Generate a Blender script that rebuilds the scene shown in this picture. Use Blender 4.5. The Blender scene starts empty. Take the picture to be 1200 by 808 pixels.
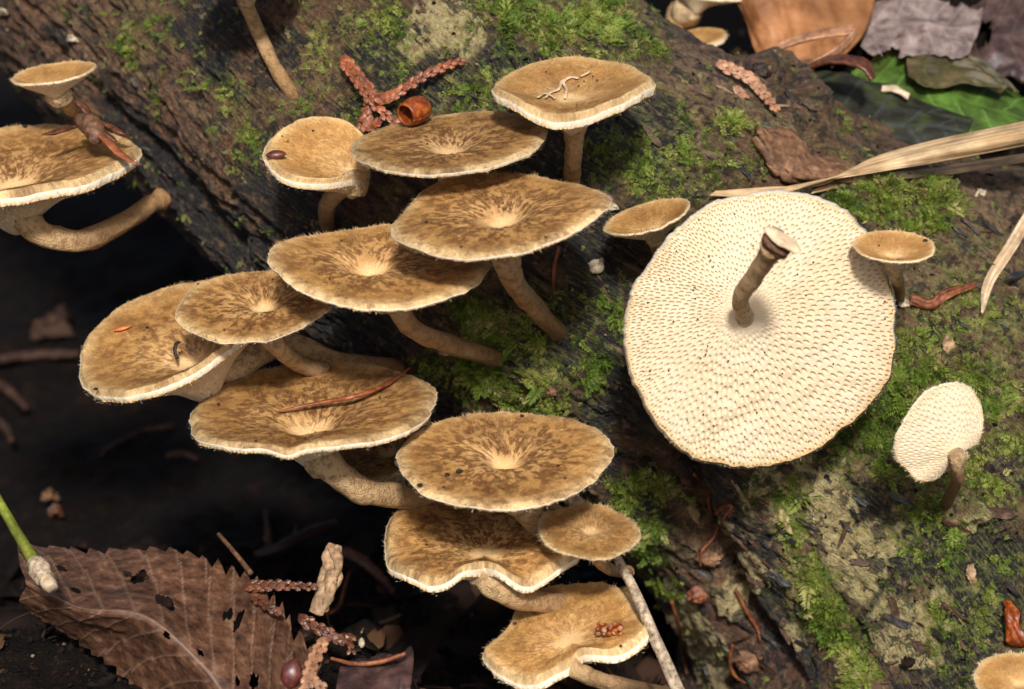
import bpy, math, random
import numpy as np
from mathutils import Vector, Matrix
from mathutils.bvhtree import BVHTree
from mathutils.kdtree import KDTree
from mathutils.geometry import delaunay_2d_cdt

# ------------------------------------------------------------------ camera, sky, sun, exposure
U = 0.01                                   # everything below is measured in centimetres
SC = bpy.context.scene
COL = SC.collection
PITCH = math.radians(25)
FOC = np.array([0.0, 0.0, 4.0])            # point the lens is focused on
FD = 36.0                                  # distance to it
FWD = np.array([0.0, math.cos(PITCH), -math.sin(PITCH)])
RGT = np.array([1.0, 0.0, 0.0])
UPV = np.array([0.0, math.sin(PITCH), math.cos(PITCH)])
CAM = FOC - FD * FWD
cd = bpy.data.cameras.new('camera')
cam = bpy.data.objects.new('camera', cd)
COL.objects.link(cam)
cam.location = Vector(CAM * U)
cam.rotation_euler = (math.pi / 2 - PITCH, 0, 0)
cd.lens = 90; cd.sensor_width = 36
cd.clip_start = 0.01; cd.clip_end = 50
cd.dof.use_dof = True
cd.dof.focus_distance = 0.362
cd.dof.aperture_fstop = 28
SC.camera = cam

SUN_EL, SUN_AZ = math.radians(46), math.radians(2)     # azimuth: from behind the camera
to_sun = Vector((math.sin(SUN_AZ) * math.cos(SUN_EL), -math.cos(SUN_AZ) * math.cos(SUN_EL), math.sin(SUN_EL)))
w = bpy.data.worlds.new('World'); SC.world = w; w.use_nodes = True
wn = w.node_tree.nodes; wl = w.node_tree.links
bg = wn['Background']; bg.inputs[1].default_value = 0.055
sky = wn.new('ShaderNodeTexSky'); sky.sky_type = 'NISHITA'; sky.sun_disc = False
sky.sun_elevation = SUN_EL; sky.ozone_density = 0.3; sky.dust_density = 4.0; sky.air_density = 0.8
sky.sun_rotation = math.atan2(to_sun.x, to_sun.y)
wl.new(sky.outputs[0], bg.inputs[0])
sd = bpy.data.lights.new('sun', 'SUN'); sd.energy = 2.4; sd.angle = math.radians(6); sd.color = (1.0, 0.985, 0.96)
so = bpy.data.objects.new('sun', sd); COL.objects.link(so)
so.rotation_euler = to_sun.to_track_quat('Z', 'Y').to_euler()
SC.view_settings.view_transform = 'Standard'; SC.view_settings.look = 'None'
SC.view_settings.exposure = 0.93; SC.view_settings.gamma = 1
SC.view_settings.use_curve_mapping = False
SC.render.engine = 'CYCLES'
SC.cycles.max_bounces = 6; SC.cycles.diffuse_bounces = 3; SC.cycles.glossy_bounces = 2
SC.cycles.transmission_bounces = 3; SC.cycles.use_denoising = True

# ------------------------------------------------------------------ helpers
random.seed(7)
RNG = np.random.default_rng(7)
A = np.array
def P(px, py, d):
    """a point d centimetres in front of the camera, measured on the 1200 px wide photograph"""
    return CAM + d * (FWD + (px - 600) / 1200 * 0.4 * RGT - (py - 404) / 1200 * 0.4 * UPV)
def pxs(d): return d * 0.4 / 1200          # size of one photo pixel at that distance
def unit(v):
    v = np.asarray(v, float)
    return v / (np.linalg.norm(v, axis=-1, keepdims=True) + 1e-12)
def smooth(a, b, x):
    t = np.clip((x - a) / (b - a), 0, 1); return t * t * (3 - 2 * t)
def _h(ix, iy, iz, s):
    n = (ix * 374761393 + iy * 668265263 + iz * 2147483647 + s * 1274126177) & 0xffffffff
    n = ((n ^ (n >> 13)) * 1274126177) & 0xffffffff
    n = ((n ^ (n >> 16)) * 2246822519) & 0xffffffff
    return ((n ^ (n >> 15)) & 0xffff) / 65535.0
def noise(p, s=0):
    p = np.asarray(p, float); i = np.floor(p).astype(np.int64); f = p - i; f = f * f * (3 - 2 * f)
    r = 0
    for dx in (0, 1):
        for dy in (0, 1):
            for dz in (0, 1):
                wgt = (f[..., 0] if dx else 1 - f[..., 0]) * (f[..., 1] if dy else 1 - f[..., 1]) * (f[..., 2] if dz else 1 - f[..., 2])
                r = r + wgt * _h(i[..., 0] + dx, i[..., 1] + dy, i[..., 2] + dz, s)
    return r
def fbm(p, o=4, s=0, g=0.5):
    p = np.asarray(p, float); r = 0; a = 1; t = 0
    for k in range(o):
        r = r + a * noise(p * (2.03 ** k) + 17.3 * k, s + k); t += a; a *= g
    return r / t
def catmull(pts, n):
    p = np.asarray(pts, float); m = len(p)
    if m == 2:
        t = np.linspace(0, 1, n)[:, None]; return p[0] * (1 - t) + p[1] * t
    e = np.vstack([2 * p[0] - p[1], p, 2 * p[-1] - p[-2]])
    u = np.linspace(0, m - 1, n); k = np.minimum(u.astype(int), m - 2); t = (u - k)[:, None]
    a, b, c, d = e[k], e[k + 1], e[k + 2], e[k + 3]
    return 0.5 * (2 * b + (c - a) * t + (2 * a - 5 * b + 4 * c - d) * t ** 2 + (3 * b - a - 3 * c + d) * t ** 3)
def grid_faces(n, m, close=False):
    i = np.arange(n - 1)[:, None]; j = np.arange(m if close else m - 1)[None, :]; j2 = (j + 1) % m
    f = np.stack([i * m + j, i * m + j2, (i + 1) * m + j2, (i + 1) * m + j], -1)
    return f.reshape(-1, 4)
def make_mesh(name, verts, faces, attrs=None, smooth_sh=True):
    """faces: list of int arrays (N,3) / (N,4) / or lists of index lists"""
    me = bpy.data.meshes.new(name)
    v = np.asarray(verts, np.float32)
    idx, tot = [], []
    for f in faces:
        if isinstance(f, np.ndarray):
            if len(f):
                idx.append(f.reshape(-1)); tot.append(np.full(len(f), f.shape[1]))
        else:
            for q in f:
                idx.append(np.asarray(q)); tot.append(A([len(q)]))
    idx = np.concatenate(idx).astype(np.int32); tot = np.concatenate(tot).astype(np.int32)
    st = np.concatenate([[0], np.cumsum(tot)[:-1]]).astype(np.int32)
    me.vertices.add(len(v)); me.vertices.foreach_set('co', v.reshape(-1))
    me.loops.add(len(idx)); me.loops.foreach_set('vertex_index', idx)
    me.polygons.add(len(tot)); me.polygons.foreach_set('loop_start', st)
    me.update(calc_edges=True)
    me.polygons.foreach_set('use_smooth', np.full(len(tot), bool(smooth_sh)))
    for k, arr in (attrs or {}).items():
        arr = np.asarray(arr, np.float32)
        if arr.ndim == 1:
            me.attributes.new(k, 'FLOAT', 'POINT').data.foreach_set('value', arr)
        else:
            me.attributes.new(k, 'FLOAT_VECTOR', 'POINT').data.foreach_set('vector', arr.reshape(-1))
    me.update()
    return me
ORIGIN = {}
def tag(o, label=None, cat=None, group=None, kind=None):
    if label: o['label'] = label
    if cat: o['category'] = cat
    if group: o['group'] = group
    if kind: o['kind'] = kind
    return o
def thing(name, origin, label, cat, group=None):
    o = bpy.data.objects.new(name, None); COL.objects.link(o)
    o.location = Vector(np.asarray(origin) * U); o.empty_display_size = 0.005
    ORIGIN[o.name] = np.asarray(origin, float)
    return tag(o, label, cat, group)
def obj(name, verts, faces, mat, parent=None, attrs=None, sm=True, origin=None, kind=None):
    verts = np.asarray(verts, float)
    if parent is not None: org = ORIGIN[parent.name]
    else: org = np.asarray(origin if origin is not None else verts.mean(0), float)
    me = make_mesh(name, (verts - org) * U, faces, attrs, sm)
    me.materials.append(mat)
    o = bpy.data.objects.new(name, me); COL.objects.link(o)
    if parent is not None: o.parent = parent
    else: o.location = Vector(org * U)
    ORIGIN[o.name] = org
    if kind: o['kind'] = kind
    return o
def solidify(o, t):
    m = o.modifiers.new('thickness', 'SOLIDIFY'); m.thickness = t * U; m.offset = 0
    return o
class MB:
    def __init__(s): s.v = []; s.f = []; s.n = 0; s.a = {}
    def add(s, v, fs, **at):
        v = np.asarray(v, float); s.v.append(v)
        for f in fs: s.f.append(np.asarray(f) + s.n)
        for k, x in at.items(): s.a.setdefault(k, []).append(np.broadcast_to(np.asarray(x, float), (len(v),)).copy())
        s.n += len(v); return s
    def build(s, name, mat, parent=None, **k):
        return obj(name, np.vstack(s.v), s.f, mat, parent, {q: np.concatenate(x) for q, x in s.a.items()}, **k)
def tube(pts, rad, n=24, seg=14, wob=0.0, seed=0, flat=1.0, resample=True, cap=True):
    c = catmull(pts, n) if resample else np.asarray(pts, float); n = len(c)
    r = np.interp(np.linspace(0, 1, n), np.linspace(0, 1, len(np.atleast_1d(rad))), np.atleast_1d(rad))
    t = unit(np.gradient(c, axis=0))
    ref = A([0.13, 0.21, 0.97]) if abs(t[0][2]) < 0.9 else A([1.0, 0.1, 0])
    x = unit(np.cross(ref, t[0])); X = []
    for k in range(n):
        x = unit(x - t[k] * np.dot(x, t[k])); X.append(x)
    X = A(X); Y = np.cross(t, X)
    th = np.linspace(0, 2 * np.pi, seg, endpoint=False)
    rr = r[:, None] * np.ones(seg)[None]
    if wob:
        q = np.stack(np.broadcast_arrays(np.cos(th)[None] * 1.3 + seed, np.sin(th)[None] * 1.3, (np.linspace(0, 1, n) * n / 4)[:, None]), -1)
        rr = rr * (1 + wob * (fbm(q, 3, seed) - 0.5) * 2)
    v = c[:, None] + rr[..., None] * (np.cos(th)[None, :, None] * X[:, None] + flat * np.sin(th)[None, :, None] * Y[:, None])
    v = v.reshape(-1, 3); f = [grid_faces(n, seg, True)]
    if cap:
        v = np.vstack([v, c[0], c[-1]]); j = np.arange(seg); j2 = (j + 1) % seg; b = (n - 1) * seg
        f.append(np.stack([np.full(seg, n * seg), j2, j], -1)); f.append(np.stack([np.full(seg, n * seg + 1), b + j, b + j2], -1))
    along = np.concatenate([np.repeat(np.linspace(0, 1, n), seg), [0, 1] if cap else []])
    return v, f, along
# ------------------------------------------------------------------ materials
class NT:
    def __init__(s, name):
        s.m = bpy.data.materials.new(name); s.m.use_nodes = True
        s.t = s.m.node_tree; s.b = s.t.nodes['Principled BSDF']
    def n(s, typ, ins=None, **props):
        nd = s.t.nodes.new(typ)
        for k, v in props.items(): setattr(nd, k, v)
        for k, v in (ins or {}).items():
            if hasattr(v, 'is_output') or hasattr(v, 'links'): s.t.links.new(v, nd.inputs[k])
            else: nd.inputs[k].default_value = v
        return nd
    def link(s, a, b): s.t.links.new(a, b)
    def attr(s, name, vec=False):
        return s.n('ShaderNodeAttribute', attribute_name=name).outputs['Vector' if vec else 'Fac']
    def coord(s, scale=(1, 1, 1), src=None):
        src = src or s.n('ShaderNodeTexCoord').outputs['Object']
        return s.n('ShaderNodeVectorMath', {0: src, 1: tuple(100 * A(scale))}, operation='MULTIPLY').outputs[0]
    def noise(s, vec, scale=1, detail=4, rough=0.55, dist=0.0):
        return s.n('ShaderNodeTexNoise', {'Vector': vec, 'Scale': scale, 'Detail': detail, 'Roughness': rough, 'Distortion': dist}).outputs['Fac']
    def ramp(s, fac, stops, interp='LINEAR'):
        nd = s.n('ShaderNodeValToRGB', {'Fac': fac}); cr = nd.color_ramp; cr.interpolation = interp
        while len(cr.elements) < len(stops): cr.elements.new(0.5)
        for e, (p, c) in zip(cr.elements, stops):
            e.position = p; e.color = (*c, 1) if not np.isscalar(c) else (c, c, c, 1)
        return nd.outputs['Color']
    def mix(s, fac, a, b, blend='MIX'):
        nd = s.n('ShaderNodeMix', data_type='RGBA', blend_type=blend)
        for k, v in ((0, fac), (6, a), (7, b)):
            if hasattr(v, 'links'): s.t.links.new(v, nd.inputs[k])
            else: nd.inputs[k].default_value = v if k == 0 else (*v, 1) if not np.isscalar(v) else (v, v, v, 1)
        return nd.outputs[2]
    def math(s, op, a, b=0.0, clamp=False):
        return s.n('ShaderNodeMath', {0: a, 1: b}, operation=op, use_clamp=clamp).outputs[0]
    def step(s, x, lo, hi):
        return s.n('ShaderNodeMapRange', {0: x, 1: lo, 2: hi, 3: 0.0, 4: 1.0}, interpolation_type='SMOOTHSTEP').outputs[0]
    def bump(s, h, strength=0.5, dist=0.02):
        nd = s.n('ShaderNodeBump', {'Height': h, 'Strength': strength, 'Distance': dist * U})
        s.link(nd.outputs[0], s.b.inputs['Normal']); return nd
    def done(s, col=None, rough=0.7, spec=0.3, sss=0.0, sssr=(0.06, 0.035, 0.015), trans=0.0):
        b = s.b
        if col is not None:
            if hasattr(col, 'links'): s.link(col, b.inputs['Base Color'])
            else: b.inputs['Base Color'].default_value = (*col, 1)
        if hasattr(rough, 'links'): s.link(rough, b.inputs['Roughness'])
        else: b.inputs['Roughness'].default_value = rough
        b.inputs['Specular IOR Level'].default_value = spec
        if sss:
            b.inputs['Subsurface Weight'].default_value = sss
            b.inputs['Subsurface Radius'].default_value = tuple(A(sssr) * U); b.inputs['Subsurface Scale'].default_value = 1.0
        if trans:
            out = s.t.nodes['Material Output']
            tr = s.n('ShaderNodeBsdfTranslucent', {'Color': col if hasattr(col, 'links') else (*col, 1)})
            mx = s.n('ShaderNodeMixShader', {0: trans}); s.link(b.outputs[0], mx.inputs[1]); s.link(tr.outputs[0], mx.inputs[2])
            s.link(mx.outputs[0], out.inputs['Surface'])
        return s.m

def m_log():
    t = NT('log_wood')
    uv = t.attr('luv', True)                     # centimetres along / round the log
    grain = t.noise(t.n('ShaderNodeVectorMath', {0: uv, 1: (0.9, 6.5, 1)}, operation='MULTIPLY').outputs[0], 1, 6, 0.6, 0.6)
    fine = t.noise(t.n('ShaderNodeVectorMath', {0: uv, 1: (4, 26, 1)}, operation='MULTIPLY').outputs[0], 1, 4, 0.6, 0.4)
    oc = t.coord()
    blot = t.noise(oc, 1.1, 5, 0.6)
    gr = t.noise(oc, 9, 6, 0.65)
    speck = t.noise(oc, 34, 3, 0.6)
    c = t.ramp(grain, [(0.30, (0.012, 0.008, 0.006)), (0.43, (0.052, 0.027, 0.015)), (0.56, (0.13, 0.067, 0.034)), (0.74, (0.26, 0.155, 0.085))])
    red = t.mix(t.step(blot, 0.42, 0.62), c, (0.085, 0.036, 0.018))
    c = t.mix(0.55, c, red)
    rc = t.ramp(gr, [(0.3, (0.03, 0.012, 0.007)), (0.5, (0.135, 0.058, 0.028)), (0.7, (0.26, 0.14, 0.075))])
    c = t.mix(t.math('MULTIPLY', t.attr('rust'), 0.8), c, rc)
    c = t.mix(t.math('MULTIPLY', t.attr('pale'), t.step(gr, 0.35, 0.6)), c, (0.25, 0.155, 0.09))
    c = t.mix(t.math('MULTIPLY', t.attr('black'), t.step(fine, 0.72, 0.45)), c, (0.011, 0.0115, 0.013))
    lic = t.ramp(gr, [(0.3, (0.13, 0.085, 0.03)), (0.48, (0.40, 0.31, 0.14)), (0.68, (0.60, 0.50, 0.27))])
    c = t.mix(t.attr('lichen'), c, lic)
    alg = t.ramp(gr, [(0.3, (0.035, 0.05, 0.009)), (0.5, (0.11, 0.14, 0.022)), (0.72, (0.24, 0.23, 0.06))])
    c = t.mix(t.math('MULTIPLY', t.attr('green'), t.step(t.math('ADD', t.math('MULTIPLY', fine, 0.5), t.math('MULTIPLY', gr, 0.5)), 0.46, 0.58)), c, alg)
    def off(v_): return t.n('ShaderNodeVectorMath', {0: oc, 1: v_}, operation='ADD').outputs[0]
    m1 = t.noise(off((7, 3, 1)), 3.6, 7, 0.68, 0.5); m2 = t.noise(off((1, 9, 4)), 5.5, 7, 0.68, 0.4); m3 = t.noise(off((5, 5, 9)), 4.5, 7, 0.66, 0.5)
    c = t.mix(t.math('MULTIPLY', t.step(m1, 0.53, 0.575), 0.8), c, (0.013, 0.0115, 0.011))
    c = t.mix(t.math('MULTIPLY', t.step(m2, 0.57, 0.63), 0.65), c, t.mix(t.step(gr, .4, .6), (0.13, 0.075, 0.04), (0.27, 0.19, 0.11)))
    c = t.mix(t.math('MULTIPLY', t.math('MULTIPLY', t.step(m3, 0.54, 0.62), t.attr('green')), 0.75), c, t.mix(t.step(gr, .4, .6), (0.12, 0.14, 0.03), (0.31, 0.28, 0.11)))
    c = t.mix(t.math('MULTIPLY', t.step(speck, 0.66, 0.72), 0.6), c, (0.30, 0.22, 0.13))
    c = t.mix(t.math('MULTIPLY', t.step(speck, 0.36, 0.28), 0.8), c, (0.012, 0.009, 0.008))
    h = t.math('ADD', t.math('ADD', t.math('MULTIPLY', fine, 0.8), gr), t.math('MULTIPLY', speck, 0.5))
    t.bump(t.math('ADD', h, t.math('MULTIPLY', m1, 1.2)), 1.0, 0.11)
    return t.done(c, t.math('ADD', t.math('MULTIPLY', gr, 0.55), 0.24), 0.5)
def cap_color(t):
    rad = t.attr('rad'); fl = t.attr('fleck'); uv = t.attr('puv', True)
    st = t.noise(t.n('ShaderNodeVectorMath', {0: uv, 1: (1.3, 1.3, 0.8)}, operation='MULTIPLY').outputs[0], 1, 3, 0.6)
    c = t.ramp(rad, [(0.0, (0.64, 0.42, 0.20)), (0.12, (0.62, 0.39, 0.175)), (0.22, (0.52, 0.30, 0.115)), (0.36, (0.47, 0.265, 0.092)), (0.62, (0.365, 0.185, 0.052)), (0.84, (0.39, 0.205, 0.062)), (0.93, (0.50, 0.32, 0.135)), (1.0, (0.60, 0.43, 0.22))])
    f1 = t.noise(t.n('ShaderNodeVectorMath', {0: uv, 1: (0.5, 0.5, 1)}, operation='MULTIPLY').outputs[0], 1, 5, 0.68, 0.35)
    f2 = t.noise(t.n('ShaderNodeVectorMath', {0: uv, 1: (0.17, 0.17, 2)}, operation='MULTIPLY').outputs[0], 1, 3, 0.6)
    fm = t.math('ADD', t.math('MULTIPLY', f1, 0.72), t.math('MULTIPLY', f2, 0.28))
    c = t.mix(t.math('MULTIPLY', fl, t.math('ADD', 0.78, t.math('MULTIPLY', t.step(fm, 0.44, 0.54), 0.22))), c, (0.15, 0.062, 0.016))
    c = t.mix(t.math('MULTIPLY', t.step(fm, 0.52, 0.60), t.math('MULTIPLY', t.step(rad, 0.1, 0.35), 0.2)), c, (0.19, 0.08, 0.02))
    c = t.mix(t.math('MULTIPLY', t.step(fm, 0.47, 0.40), 0.22), c, (0.62, 0.42, 0.20))
    c = t.mix(1.0, c, t.ramp(st, [(0.25, 0.68), (0.5, 1.0), (0.75, 1.25)]), 'MULTIPLY')
    wb = t.noise(t.coord(), 1.3, 3, .6)
    c = t.mix(1.0, c, t.ramp(wb, [(.32, (.72, .66, .6)), (.5, (1, 1, 1)), (.68, (1.2, 1.22, 1.25))]), 'MULTIPLY')
    c = t.mix(t.step(rad, 1.01, 1.10), c, (0.76, 0.66, 0.50))
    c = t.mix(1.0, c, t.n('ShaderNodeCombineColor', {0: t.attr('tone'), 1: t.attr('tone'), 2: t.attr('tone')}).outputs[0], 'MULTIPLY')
    return c, st
def m_cap():
    t = NT('cap_skin'); c, st = cap_color(t); t.bump(st, 0.7, 0.03)
    return t.done(c, 0.75, 0.25, 0.15)
def m_hair():
    t = NT('cap_hair'); c, st = cap_color(t)
    c = t.mix(0.12, c, (0.75, 0.55, 0.3))
    return t.done(c, 0.7, 0.25, trans=0.25)
def m_pores():
    t = NT('pore_flesh')
    n1 = t.noise(t.coord(), 1.6, 4); n2 = t.noise(t.coord(), 30, 3)
    c = t.mix(t.step(n1, 0.35, 0.7), (0.685, 0.56, 0.39), (0.655, 0.515, 0.335))
    c = t.mix(t.step(t.attr('rad'), 0.93, 1.0), c, (0.66, 0.42, 0.17))
    c = t.mix(t.math('MULTIPLY', t.step(n2, 0.66, 0.74), 0.35), c, (0.5, 0.33, 0.16))
    n3 = t.noise(t.coord(), 4.5, 5, .65)
    c = t.mix(t.math('MULTIPLY', t.step(n3, 0.58, 0.72), 0.4), c, (0.52, 0.36, 0.18))
    t.bump(n2, 0.3, 0.02)
    return t.done(c, 0.7, 0.2, 0.12, (0.05, 0.03, 0.015))
def m_stem():
    t = NT('stem_skin')
    al = t.attr('along')
    n = t.noise(t.coord(), 9, 6, 0.7); n2 = t.noise(t.coord(), 38, 3)
    c = t.ramp(al, [(0.0, (0.68, 0.51, 0.30)), (0.3, (0.58, 0.385, 0.19)), (0.65, (0.43, 0.25, 0.11)), (1.0, (0.33, 0.18, 0.075))])
    c = t.mix(t.math('MULTIPLY', t.attr('brown'), al), c, (0.14, 0.068, 0.026))
    c = t.mix(t.step(n, 0.46, 0.60), c, t.mix(0.55, c, (0.17, 0.08, 0.028)))
    c = t.mix(t.math('MULTIPLY', t.step(n2, 0.58, 0.72), 0.35), c, (0.7, 0.52, 0.3))
    t.bump(t.math('ADD', n, n2), 1.0, 0.05)
    return t.done(c, 0.7, 0.3, 0.12)
def m_soil():
    t = NT('wet_soil')
    n = t.noise(t.coord(), 3, 6, 0.65); n2 = t.noise(t.coord(), 16, 4)
    c = t.ramp(n, [(0.35, (0.0024, 0.0015, 0.0011)), (0.55, (0.0065, 0.0037, 0.0025)), (0.75, (0.02, 0.010, 0.006))])
    c = t.mix(t.step(n2, 0.62, 0.72), c, (0.035, 0.017, 0.010))
    t.bump(t.math('ADD', n, n2), 1.0, 0.1)
    return t.done(c, 0.8, 0.12)
def m_crumb():
    t = NT('litter_crumbs'); r = t.attr('rnd')
    c = t.ramp(r, [(0.0, (0.003, 0.002, 0.0015)), (0.65, (0.011, 0.006, 0.004)), (0.88, (0.034, 0.015, 0.008)), (0.98, (0.10, 0.05, 0.022)), (1.0, (0.22, 0.14, 0.08))])
    return t.done(c, 0.8, 0.15)
def m_moss():
    t = NT('moss_leaves'); r = t.attr('rnd')
    c = t.ramp(r, [(0.0, (0.03, 0.06, 0.008)), (0.25, (0.10, 0.165, 0.016)), (0.5, (0.19, 0.25, 0.032)), (0.75, (0.31, 0.32, 0.075)), (0.9, (0.38, 0.33, 0.12)), (1.0, (0.26, 0.18, 0.08))])
    c = t.mix(t.math('MULTIPLY', t.attr('tip'), 0.35), c, (0.22, 0.28, 0.06))
    return t.done(c, 0.6, 0.3, trans=0.3)
def m_plain(name, stops, scale=8, rough=0.6, spec=0.35, detail=5, bump=0.4, stretch=(1, 1, 1), bd=0.03, vein=None, trans=0.0, sss=0.0):
    t = NT(name)
    n = t.noise(t.coord(stretch), scale, detail, 0.62)
    k = len(stops); c = t.ramp(n, [(0.3 + 0.42 * i / max(1, k - 1), s) for i, s in enumerate(stops)])
    big = t.noise(t.coord(), scale * .28, 3, .6)
    if vein: c = t.mix(t.attr('vein'), c, vein)
    c = t.mix(1.0, c, t.ramp(big, [(.3, .6), (.5, 1.0), (.7, 1.3)]), 'MULTIPLY')
    if bump: t.bump(n, bump, bd)
    return t.done(c, rough, spec, sss, trans=trans)
M = dict(log=m_log(), cap=m_cap(), hair=m_hair(), pores=m_pores(), stem=m_stem(), soil=m_soil(), crumb=m_crumb(), moss=m_moss())

# ------------------------------------------------------------------ the log
# lower edge, upper edge (photo px), distance of the axis
LOGP = [((-330, -260), (180, -650), 50.0), ((-150, -90), (330, -430), 47.0), ((0, 75), (500, -270), 44.8), ((150, 205), (610, -110), 43.0),
        ((290, 330), (735, 5), 41.6), ((450, 450), (868, 100), 41.0), ((590, 545), (1040, 190), 41.3), ((700, 650), (1190, 240), 41.9),
        ((762, 770), (1370, 290), 42.5), ((815, 930), (1530, 380), 43.0), ((880, 1090), (1680, 520), 43.2), ((980, 1290), (1850, 720), 43.4)]
_c = A([P((l[0] + u[0]) / 2, (l[1] + u[1]) / 2, d) for l, u, d in LOGP])
_r = A([0.5 * math.hypot(u[0] - l[0], u[1] - l[1]) * pxs(d) for l, u, d in LOGP])
def log_grid(nu, nth):
    cr = catmull(np.hstack([_c, _r[:, None]]), nu); c = cr[:, :3]; r = cr[:, 3]
    tg = unit(np.gradient(c, axis=0))
    fr = unit(-FWD - tg * (tg @ -FWD)[:, None])          # towards the camera
    sdv = np.cross(tg, fr)
    s = np.linspace(-1, 1, nth, endpoint=False)
    th = np.pi * (0.62 * s + 0.38 * s ** 3 * np.abs(s))  # more columns on the side one can see
    al = np.concatenate([[0], np.cumsum(np.linalg.norm(np.diff(c, axis=0), axis=1))])
    d = np.cos(th)[None, :, None] * fr[:, None] + np.sin(th)[None, :, None] * sdv[:, None]
    return c, r, th, al, d
def bvh_of(v, nu, nth):
    return BVHTree.FromPolygons([tuple(x) for x in v.reshape(-1, 3)], grid_faces(nu, nth, True).tolist())
c0, r0, th0, al0, d0 = log_grid(90, 90)
BV = bvh_of(c0[:, None] + r0[:, None, None] * d0, 90, 90)
def hit(px, py, lift=0.0, default=38.0):
    d = unit(P(px, py, 36) - CAM)
    h = BV.ray_cast(Vector(CAM), Vector(d))
    if h[0] is None: return P(px, py, default), -FWD, default
    p = A(h[0]); n = A(h[1]); n = n if n @ d < 0 else -n
    return p + n * lift, n, float((p - CAM) @ FWD)

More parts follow.
